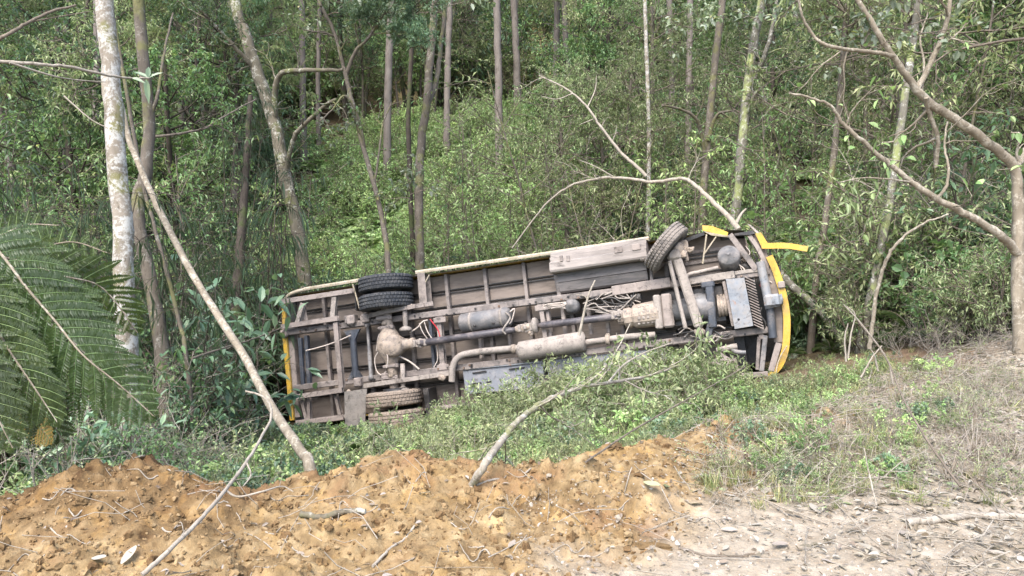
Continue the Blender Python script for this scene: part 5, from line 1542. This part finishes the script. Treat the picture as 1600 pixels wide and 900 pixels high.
def put(kind, px, d, s, jx=0.0):
    if 1195 < px < 1335 and 12.5 < d < 22 and kind in ('olive', 'dark', 'osap', 'bare') and srng.uniform() < .7:
        return
    p = P(px, 300, d)
    x, y = p[0], p[1]
    if in_bus(x, y, .1):
        return
    half = s * .95 / d * FPX
    if px > 1100 and d < 13 and px - half < 1262:
        return
    if px < 700 and d < 14.5 and px + half * .8 > 438:
        return
    nm, lb, ct, gp = SPEC[kind]
    plant_thing(kind + str(srng.integers(0, 2)), nm, lb + ' ' + where(px, d), ct, gp, x, y, s)
def belt(kind, n, pr, dr, sr):
    for k in range(n):
        put(kind, srng.uniform(*pr), srng.uniform(*dr), srng.uniform(*sr))
# left woods: dark, canes, ferns
belt("hang", 9, (-60, 330), (9, 13), (.9, 1.4))
belt("hang", 9, (100, 420), (13.5, 18), (.9, 1.5))
belt("dark", 12, (-80, 290), (8, 13), (.7, 1.3))
belt("dark", 8, (100, 400), (14, 17), (.8, 1.4))
belt("broad", 9, (-60, 290), (8, 13), (.6, 1.2))
belt("broad", 8, (100, 420), (14, 18), (.8, 1.4))
belt("sap", 14, (-60, 440), (9, 19), (.9, 1.5))
belt("bare", 8, (-40, 330), (8, 12), (.7, 1.2))
belt("fern", 14, (0, 400), (7.5, 12), (.7, 1.1))
belt("big", 9, (-40, 330), (7.5, 13), (.7, 1.2))
belt("big", 8, (200, 430), (14, 18), (.8, 1.4))
belt("fern", 9, (20, 330), (5.4, 7.2), (.45, .75))
belt("broad", 9, (60, 340), (5.3, 7.0), (.28, .48))
belt("dark", 7, (0, 330), (5.4, 7.2), (.3, .5))
belt("big", 5, (20, 330), (5.4, 7.2), (.3, .5))
belt("bare", 6, (0, 300), (5.0, 7.0), (.35, .6))
belt("dark", 16, (320, 440), (14.6, 18), (.9, 1.6))
# behind the bus
belt("big", 9, (440, 1150), (16, 21), (.8, 1.4))
belt("big", 9, (1280, 1680), (9.5, 16), (.8, 1.4))
belt("broad", 16, (430, 1180), (16.2, 22), (.8, 1.4))
belt("olive", 26, (720, 1200), (15.8, 21), (1.0, 1.8))
belt("dark", 8, (430, 900), (16.5, 22), (.7, 1.2))
belt("osap", 18, (700, 1250), (16, 24), (.9, 1.6))
belt("sap", 12, (430, 1100), (16.5, 26), (.8, 1.4))
belt("bare", 9, (620, 1200), (15.5, 20), (1.0, 1.6))
belt("bsap", 30, (440, 1230), (16, 24), (.8, 1.5))
belt("bright", 26, (440, 1230), (15.8, 22), (.8, 1.5))
belt("bsap", 12, (1240, 1680), (11, 20), (.8, 1.4))
belt("bsap", 8, (0, 420), (14, 22), (.8, 1.4))
belt("fern", 16, (430, 1000), (16.5, 22), (.8, 1.4))
# right woods
belt("olive", 24, (1230, 1680), (9.5, 17), (.9, 1.7))
belt("olive", 7, (1480, 1700), (7.6, 9.5), (.5, .8))
belt("broad", 6, (1470, 1700), (7.8, 9.5), (.5, .8))
belt("broad", 20, (1230, 1680), (10, 18), (.8, 1.5))
belt("dark", 22, (1230, 1680), (10, 17), (.8, 1.5))
belt("osap", 26, (1200, 1680), (10, 20), (.8, 1.5))
belt("sap", 14, (1200, 1680), (10.5, 20), (.8, 1.4))
belt("bare", 11, (1220, 1650), (8.8, 15), (.9, 1.6))
belt("fern", 14, (1240, 1650), (9.5, 14), (.8, 1.3))

# ------------------------------------------------------------------ woodland trees on the slope
def wood_proto(name, mat, h, r, crowns, label, group):
    e = empty(name)
    mb = MB()
    z = np.linspace(-.3, h, 12)
    c = np.column_stack([.12 * np.sin(z * .7 + h), .12 * np.cos(z * .5 + h), z])
    tube(mb, c, np.linspace(r, r * .45, 12), 8, 0, rng=srng, rough=.06)
    mb.build("trunk", mat, e)
    for key, zz, s in crowns:
        child_mesh("crown", PM[key], e, (0, 0, zz), s, (0, 0, srng.uniform(0, 6)))
    return tag(e, label, "tree", group)
WP = [wood_proto("green_woodland_tree", K_dark, 6.5, .09, [("crownA", 3.4, .95), ("crownA", 5.0, .8)], "leafy green woodland tree on the slope behind the bus", "green woodland trees"),
      wood_proto("olive_woodland_tree", K_mid, 7.5, .085, [("crownB", 3.0, .9), ("crownB", 4.8, .95), ("crownB", 6.5, .7)], "olive woodland tree with narrow leaves on the slope behind the bus", "olive woodland trees"),
      wood_proto("dark_woodland_tree", K_dark, 8.0, .11, [("crownC", 4.0, 1.1), ("crownC", 6.2, .9)], "dark leafy woodland tree on the slope behind the bus", "dark woodland trees"),
      wood_proto("drooping_woodland_tree", K_euc, 13, .15, [("crownE", 5.5, 1.2), ("crownE", 8.0, 1.3), ("crownE", 10.5, 1.1)], "tall woodland tree with drooping foliage high on the slope", "drooping woodland trees")]
WL = ['leafy green tree', 'olive narrow-leaved tree', 'dark leafy tree', 'tall drooping tree']
used = [False] * 4
def wood_tree(k, px, d, s):
    p = P(px, 300, d); x, y = p[0], p[1]
    o = WP[k] if not used[k] else copy_tree(WP[k])
    used[k] = True
    o.location = (x, y, ground_at(x, y)); o.scale = (s,) * 3
    o['label'] = WL[k] + (' ' if d < 27 else ' partway up the slope ' if d < 46 else ' high on the far slope ') + where(px, d)
    o.rotation_euler = (srng.normal(0, .05), srng.normal(0, .05), srng.uniform(0, 6.28))
def wood_belt(n, pr, dr, sr, probs, avoid=None):
    k = 0
    while k < n:
        px, d = srng.uniform(*pr), srng.uniform(*dr)
        if avoid and avoid(px, d):
            continue
        wood_tree(srng.choice(4, p=probs), px, d, srng.uniform(*sr)); k += 1
wood_belt(9, (-150, 290), (15, 26), (.8, 1.3), (.45, .2, .35, 0))
wood_belt(12, (830, 1250), (20, 30), (.8, 1.25), (.35, .55, .1, 0))
wood_belt(15, (1340, 1750), (13, 26), (.8, 1.25), (.3, .5, .2, 0))
wood_belt(9, (440, 740), (40, 48), (.8, 1.2), (.3, .3, .4, 0))
wood_belt(26, (-150, 450), (26, 44), (.9, 1.4), (.3, .2, .3, .2))
wood_belt(20, (860, 1750), (28, 46), (.9, 1.4), (.3, .3, .2, .2))
wood_belt(70, (-250, 1850), (44, 78), (1.1, 1.8), (.2, .2, .3, .3))
wood_belt(40, (-250, 1850), (78, 112), (1.4, 2.2), (.2, .2, .3, .3))

# ------------------------------------------------------------------ uncountable cover
crng = np.random.default_rng(321)
fan = lambda y: .72 * y + 2.5
pts = field(crng, 1000, 8, 24, fan, lambda x, y: y - edge_y(x) > 3.0 and (y > 14.8 - .3 * x or x < -.62 * y + 2.0 or x > 4.6))
scatter("forest_undergrowth", ["broad0", "dark0", "fern0", "fern1", "olive0", "weed0", "bare0", "weed1"], [2, 2.2, 3, 3, 1.2, 4, 1, 2], pts, crng.uniform(.35, .85, len(pts)), crng)
pts = np.vstack([field(crng, 2200, 18, 48, fan), field(crng, 3600, 19, 42, lambda y: 9, lambda x, y: -.30 * y < x < .14 * y)])
gap_ = (pts[:, 0] > .30 * pts[:, 1]) & (pts[:, 0] < .46 * pts[:, 1]) & (pts[:, 1] > 18) & (pts[:, 1] < 34)
open_ = gap_ | (pts[:, 0] > -.30 * pts[:, 1]) & (pts[:, 0] < .13 * pts[:, 1]) & (pts[:, 1] > 20)
ko = np.where(open_, crng.choice([0, 1, 2, 3], len(pts), p=[.36, .36, .16, .12]), crng.choice([4, 5, 6, 7, 0], len(pts), p=[.3, .2, .2, .15, .15]))
scatter("slope_vegetation", ["bfern0", "bfern1", "bright0", "grass0", "broad0", "olive0", "dark1", "broad1"], None, pts, np.where(open_, crng.uniform(.5, 1.6, len(pts)), crng.uniform(.6, 1.5, len(pts))), crng, kind_of=ko)
pts = field(crng, 1500, 46, 118, fan)
scatter("far_woodland_cover", ["broad0", "olive0", "dark0", "bright1"], [2, 2, 2, 1.5], pts, crng.uniform(1.4, 3.2, len(pts)), crng)

# bank between the soil and the bus
def bank_ok(x, y):
    return y - edge_y(x) > .25 + .3 * gnoise(np.array(x * 1.5), np.array(y * 1.5), 8)
pts = field(crng, 2600, 4.3, 12.6, lambda y: .7 * y + .8, bank_ok, 1.1)
pts = pts[(pts[:, 0] < .60 * pts[:, 1] - .8) | (crng.uniform(0, 1, len(pts)) < .22)]
left = pts[:, 0] < -1.0 - .08 * pts[:, 1]
k1 = crng.choice([0, 1, 2, 3, 4, 5, 6, 7], len(pts), p=[.12, .10, .30, .16, .06, .05, .13, .08])
k2 = crng.choice([0, 1, 2, 3, 4, 5, 6, 7], len(pts), p=[.25, .21, .02, .09, .18, .15, .02, .08])
far_right = (pts[:, 0] > .5 * pts[:, 1] - .4)
k3 = crng.choice([0, 1, 2, 3, 4, 5, 6, 7], len(pts), p=[.27, .24, .02, .09, .09, .09, .03, .17])
kk = np.where(left, k1, np.where(far_right, k3, k2))
_ya = lambda px: np.interp(px, [0, 150, 300, 420, 445, 640, 690, 760, 850, 900, 1000, 1100, 1130, 1180, 1240, 1300, 1400, 1600], [520, 545, 580, 625, 664, 664, 648, 632, 607, 580, 562, 562, 592, 598, 590, 565, 545, 510])
def fit_height(pts, sc, heights, rng, jitter=.25):
    """limit plants to the height the view over the bank leaves them"""
    fwd = pts[:, 1] * _cp - (pts[:, 2] - 1.6) * _sp
    px = 800 + FPX * pts[:, 0] / fwd
    zl = 1.6 + pts[:, 1] * np.tan(np.arctan((450 - _ya(px)) / FPX) - PITCH)
    h = np.clip(zl - pts[:, 2], .07, 3) * (1 + rng.uniform(-jitter, jitter, len(pts)))
    near = np.interp(pts[:, 1] - edge_y(pts[:, 0]), [.2, 1.0, 2.2, 4.0], [.08, .14, .28, 2.0])
    near = np.where(px < 410, near * 2.2, near)
    return np.minimum(sc, np.minimum(h, near * (1 + rng.uniform(-jitter, jitter, len(pts)))) / heights)
scatter("bank_weeds", ["grass0", "grass1", "weed0", "weed1", "sprig0", "sprig1", "fern0", "straw0"], None, pts, fit_height(pts, crng.uniform(.4, .95, len(pts)), np.array([.34, .34, .45, .45, .6, .6, .75, .3])[kk], crng), crng, .2, kk)
# broken leafy brush piled against the lower side of the bus
bp = []
while len(bp) < 420:
    px, py = crng.uniform(655, 1190), 0
    u = (px - 655) / 535
    d = crng.uniform(8.2, 10.8) + .9 * (1 - u)
    p = P(px, 300, d)
    if in_bus(p[0], p[1], .0):
        continue
    bp.append((p[0], p[1], ground_at(p[0], p[1])))
bp = np.array(bp)
scatter("broken_brush", ["sprig0", "sprig1", "weed1", "grass0"], [6, 1.6, .8, 1.0], bp, fit_height(bp, crng.uniform(.7, 1.5, len(bp)), .6, crng, .3), crng, .5)

wp = []
while len(wp) < 620:
    px, py = crng.uniform(1090, 1600), crng.uniform(575, 800)
    if py > 790 - .12 * (px - 1090) + 40 * crng.normal() or py < 560 or (px < 1190 and py < 735 and crng.uniform() < .75):
        continue
    p = on_ground(px, py)
    wp.append((p[0], p[1], ground_at(p[0], p[1])))
wp = np.array(wp)
wk = np.where(wp[:, 0] > .62 * wp[:, 1] - .2, crng.choice(6, len(wp), p=[.08, .07, .02, .01, .24, .58]), crng.choice(6, len(wp), p=[.27, .24, .02, .08, .12, .27]))
scatter("roadside_weeds", ["grass0", "grass1", "weed0", "weed1", "sprig1", "straw0"], None, wp, crng.uniform(.16, .38, len(wp)) * np.where(wk == 5, 1.5, 1), crng, .3, wk)
# straw and leaf litter on the road edge and the right bank
def litter_mass(name, n, region, L, W, mat, curl):
    mb = MB()
    out = []
    while len(out) < n:
        x, y = region()
        out.append((x, y))
    a = np.array(out); z = hgt_fine(a[:, 0], a[:, 1])
    pos = np.column_stack([a, z + crng.uniform(.003, .02, n)])
    ang = crng.uniform(0, 6.28, n)
    d = np.column_stack([np.cos(ang), np.sin(ang), crng.normal(.05, .22, n)])
    nr = np.column_stack([crng.normal(0, .45, n), crng.normal(0, .45, n), np.ones(n)])
    s = crng.uniform(.5, 1.3, n)
    leaves(mb, pos, d, nr, L * s, W * s * crng.uniform(.7, 1.2, n), 0, crng.uniform(0, 1, n) ** .75, .1, curl)
    return tag(mb.build(name, mat), kind='stuff')
def right_region():
    while True:
        x, y = crng.uniform(.2, 6.5), crng.uniform(2.6, 8.5)
        if x < .74 * y and (crng.uniform() < sstep(0.1, 1.6, x - .5 + (y - 4.2) * .25)) and y < edge_y(x) + 1.6:
            return x, y
def soil_region():
    while True:
        y = 2.6 + 2.6 * crng.uniform() ; x = crng.uniform(-.72, .6) * y
        if y < edge_y(x) + .2:
            return x, y
litter_mass("leaf_litter", 4600, right_region, .050, .024, L_dry, .35)
litter_mass("soil_leaf_scraps", 320, soil_region, .04, .016, L_dry, .35)
def straw_mass(name, n, region, L, r, mat):
    mb = MB()
    t = np.linspace(-.5, .5, 4)[None, :]
    c = np.array([region() for _ in range(n)])
    a = crng.uniform(0, 6.28, (n, 1)); l = L * crng.uniform(.3, 1.4, (n, 1))
    xs = c[:, :1] + np.cos(a) * l * t + crng.normal(0, 1, (n, 4)) * l * .04
    ys = c[:, 1:] + np.sin(a) * l * t + crng.normal(0, 1, (n, 4)) * l * .04
    zs = hgt_fine(xs, ys) + r + crng.uniform(0, .03, (n, 1)) + np.abs(crng.normal(0, .05, (n, 1))) * (t + .5)
    for k in range(n):
        tube(mb, np.column_stack([xs[k], ys[k], zs[k]]), r * crng.uniform(.6, 1.4), 3, 0, cap=False)
    return tag(mb.build(name, mat), kind='stuff')
straw_mass("dry_straw_litter", 1000, right_region, .40, .0028, K_stick)
straw_mass("root_hairs", 170, soil_region, .26, .0022, K_stick)

# small stones and crumbs on the packed road, dead brush on the right bank
def road_region():
    while True:
        y = 2.5 + 3.0 * crng.uniform(); x = crng.uniform(.0, .72) * y
        if y < edge_y(x) - .3:
            return x, y
litter_mass("road_litter_bits", 2200, road_region, .022, .010, L_dry, .3)
db = []
while len(db) < 26:
    px, py = crng.uniform(1390, 1640), crng.uniform(505, 575)
    p = on_ground(px, py)
    db.append((p[0], p[1], ground_at(p[0], p[1]) + .05))
scatter("dead_brush_pile", ["dead0", "sprig1"], [3, 2], np.array(db), crng.uniform(.25, .5, 26), crng, .9)

# individual dry leaves that read singly
lv = []
for k in range(4):
    mb = MB()
    n = 6
    u = np.linspace(0, 1, n); w = np.sin(np.pi * (u * .92 + .04)) ** .8
    curl = crng.uniform(.2, .7)
    V = []
    for i in range(n):
        for s in (-1, 0, 1):
            V.append((u[i], s * w[i] * .22, .10 * curl * abs(s) * w[i] + .22 * curl * (u[i] - .5) ** 2 + crng.normal(0, .012)))
    f = [[i * 3 + j, i * 3 + j + 1, i * 3 + j + 4, i * 3 + j + 3] for i in range(n - 1) for j in range(2)]
    mb.add(V, f, 0, True, crng.uniform(0.2, 1))
    lv.append(mb)
LM = [m.mesh("fallen_leaf", L_dry) for m in lv]
G_leaf = leaf_mat("leaf_fallen_green", [(0, (.11, .15, .06)), (1, (.26, .29, .16))], .2)
GM = [m.mesh("fallen_green_leaf", G_leaf) for m in lv]
def fallen(px, py, L, green=False):
    p = on_ground(px, py)
    o = bpy.data.objects.new("fallen_green_leaf" if green else "fallen_dry_leaf", (GM if green else LM)[crng.integers(0, 4)])
    COL.objects.link(o)
    o.location = (p[0], p[1], ground_at(p[0], p[1]) + .012)
    L *= .8
    o.scale = (L, L * crng.uniform(.8, 1.25), L)
    o.rotation_euler = (crng.normal(0, .25), crng.normal(0, .2), crng.uniform(0, 6.28))
    if green:
        tag(o, "wilted grey-green leaf torn off and lying at the road edge", "leaf", "fallen green leaves")
    else:
        tag(o, "pale dry curled leaf lying on the ground by the road", "leaf", "fallen dry leaves")
for px, py, L in ((1040, 888, .10), (1375, 872, .12), (1590, 880, .16), (1280, 808, .13), (1530, 790, .15), (1500, 770, .12), (1450, 745, .14), (1480, 735, .12), (1555, 800, .10), (1400, 880, .06), (590, 812, .07), (655, 790, .07), (645, 885, .12), (545, 782, .04), (795, 862, .08),
                  (190, 892, .12), (145, 890, .10), (285, 888, .14), (210, 727, .07), (880, 745, .05), (1095, 772, .07), (1005, 792, .10), (1190, 850, .08), (1330, 850, .06), (1575, 740, .14), (1430, 790, .10), (1545, 860, .09), (1240, 880, .07), (1355, 730, .12), (395, 880, .09)):
    fallen(px, py, L)
for k in range(45):
    fallen(crng.uniform(1080, 1600), crng.uniform(690, 890), crng.uniform(.05, .12))
for k in range(40):
    fallen(crng.uniform(1100, 1480), crng.uniform(670, 790), crng.uniform(.05, .10), True)
fallen(1005, 788, .12, True); fallen(1595, 745, .16, True); fallen(1040, 780, .09, True)

# ------------------------------------------------------------------ soil clods
def ico(sub):
    t = (1 + 5 ** .5) / 2
    v = [(-1, t, 0), (1, t, 0), (-1, -t, 0), (1, -t, 0), (0, -1, t), (0, 1, t), (0, -1, -t), (0, 1, -t), (t, 0, -1), (t, 0, 1), (-t, 0, -1), (-t, 0, 1)]
    f = [(0, 11, 5), (0, 5, 1), (0, 1, 7), (0, 7, 10), (0, 10, 11), (1, 5, 9), (5, 11, 4), (11, 10, 2), (10, 7, 6), (7, 1, 8), (3, 9, 4), (3, 4, 2), (3, 2, 6), (3, 6, 8), (3, 8, 9), (4, 9, 5), (2, 4, 11), (6, 2, 10), (8, 6, 7), (9, 8, 1)]
    v = [np.array(a) / np.linalg.norm(a) for a in v]
    for _ in range(sub):
        cache, nf = {}, []
        def mid(a, b):
            k = (min(a, b), max(a, b))
            if k not in cache:
                m = v[a] + v[b]; v.append(m / np.linalg.norm(m)); cache[k] = len(v) - 1
            return cache[k]
        for a, b, c in f:
            x, y, z = mid(a, b), mid(b, c), mid(c, a)
            nf += [(a, x, z), (b, y, x), (c, z, y), (x, y, z)]
        f = nf
    return np.array(v), np.array(f)
I1, F1 = ico(1); I2, F2 = ico(2)
def soil_mat():
    t = NT("soil_clod_orange")
    v = t.coord('Object')
    c = t.ramp(t.attr("rnd"), [(0, (.105, .064, .031)), (.5, (.18, .12, .06)), (1, (.25, .18, .10))])
    n = t.noise(v, 45, 4, .65)
    c = t.mix(t.step(n, .45, .7), c, t.mix(1.0, c, (1.25, 1.2, 1.15), 'MULTIPLY'))
    return t.done(t.principled(c, .95, 0, .12, t.bump(n, .7, .01)))
M_clod = soil_mat()
mb = MB()
N = 8000
cl = np.array([soil_region() for _ in range(N)])
cl = cl[loose(cl[:, 0], cl[:, 1]) > crng.uniform(.2, 1, N)]
zz = hgt_fine(cl[:, 0], cl[:, 1])
for (x, y), z in zip(cl, zz):
    r = .005 + .010 * crng.pareto(3.0) if crng.uniform() < .4 else crng.uniform(.004, .010)
    r = min(r, .026)
    v = I1 * (1 + crng.uniform(-.45, .35, (len(I1), 1))) * crng.uniform(.5, 1.3, 3)
    a = crng.uniform(0, 6.28); c_, s_ = math.cos(a), math.sin(a)
    v = v @ np.array([[c_, -s_, 0], [s_, c_, 0], [0, 0, 1]])
    mb.add(v * r + [x, y, z + r * .05], F1, 0, False, crng.uniform(0, 1))
tag(mb.build("loose_soil_crumbs", M_clod), kind='stuff')
_t = NT("road_gravel"); M_grav = _t.done(_t.principled(_t.ramp(_t.attr("rnd"), [(0, (.12, .095, .07)), (.6, (.27, .23, .18)), (1, (.42, .39, .34))]), .9, 0, .2))
mb = MB()
F0 = ico(0)[1]
rp = np.array([road_region() for _ in range(2400)]); zr = hgt_fine(rp[:, 0], rp[:, 1])
for k in range(2400):
    x, y = rp[k]
    r = min(.003 + .004 * crng.pareto(2.5), .016)
    v = I1[:12] * (1 + crng.uniform(-.35, .3, (12, 1))) * crng.uniform(.6, 1.2, 3)
    mb.add(v * r + [x, y, zr[k]], F0, 0, False, crng.uniform(0, 1))
tag(mb.build("road_gravel", M_grav), kind='stuff')
CM = []
for k in range(5):
    v = I2 * (1 + .7 * (fbm(I2[:, 0] * 1.9 + 5 * k, I2[:, 1] * 1.9 + I2[:, 2] * 2.3, 3, 80 + k))[:, None] + crng.uniform(-.13, .13, (len(I2), 1))) * [1, .8, .6]
    m = MB(); m.add(v, F2, 0, False, crng.uniform(.3, .7)); CM.append(m.mesh("soil_clod", M_clod))
def clod(px, py, r, sx=1.0, label="lump of orange soil lying loose on the dug bank", group="large soil lumps"):
    p = on_ground(px, py)
    o = bpy.data.objects.new("soil_clod", CM[crng.integers(0, 5)])
    COL.objects.link(o)
    o.location = (p[0], p[1], ground_at(p[0], p[1]) - r * .15)
    o.scale = (r * sx, r, r * crng.uniform(.7, 1))
    o.rotation_euler = (0, 0, crng.uniform(0, 6.28) if sx == 1 else 0)
    return tag(o, label, "soil lump", group)
clod(1005, 862, .045, 2.6, "long flat yellow slab of soil at the edge of the packed road", None)
for px, py, r in ((380, 760, .05), (410, 770, .045), (440, 757, .05), (350, 765, .04), (480, 752, .045), (520, 750, .04), (260, 745, .05), (180, 760, .05), (225, 790, .045), (130, 790, .05), (90, 800, .045), (300, 770, .04), (620, 705, .05), (600, 712, .04), (650, 712, .045),
                  (1000, 715, .05), (960, 712, .045), (1060, 700, .045), (1100, 715, .045), (905, 725, .04), (860, 735, .04), (780, 880, .05), (760, 870, .035), (1030, 745, .04), (700, 800, .03), (900, 800, .035), (820, 840, .03), (40, 815, .04), (155, 725, .045), (200, 720, .05)):
    clod(px, py, r)
for k in range(30):
    clod(crng.uniform(0, 900), crng.uniform(720, 880), crng.uniform(.014, .026))
for k in range(45):
    px = [(lambda a, b, c: [(a, b), (a + c * 14, b + crng.uniform(-10, 10)), (a + c * 30, b + crng.uniform(-14, 14)), (a + c * crng.uniform(35, 60), b + crng.uniform(-25, 25))])(crng.uniform(60, 1150), crng.uniform(725, 880), crng.choice([-1, 1]))][0]
    stick("thin_root", "thin pale root or straw lying on the loose orange soil", px, crng.uniform(.0025, .005), .0015, K_stick, "root", "thin roots on the loose soil", ground=True, n=5, wob=.3)
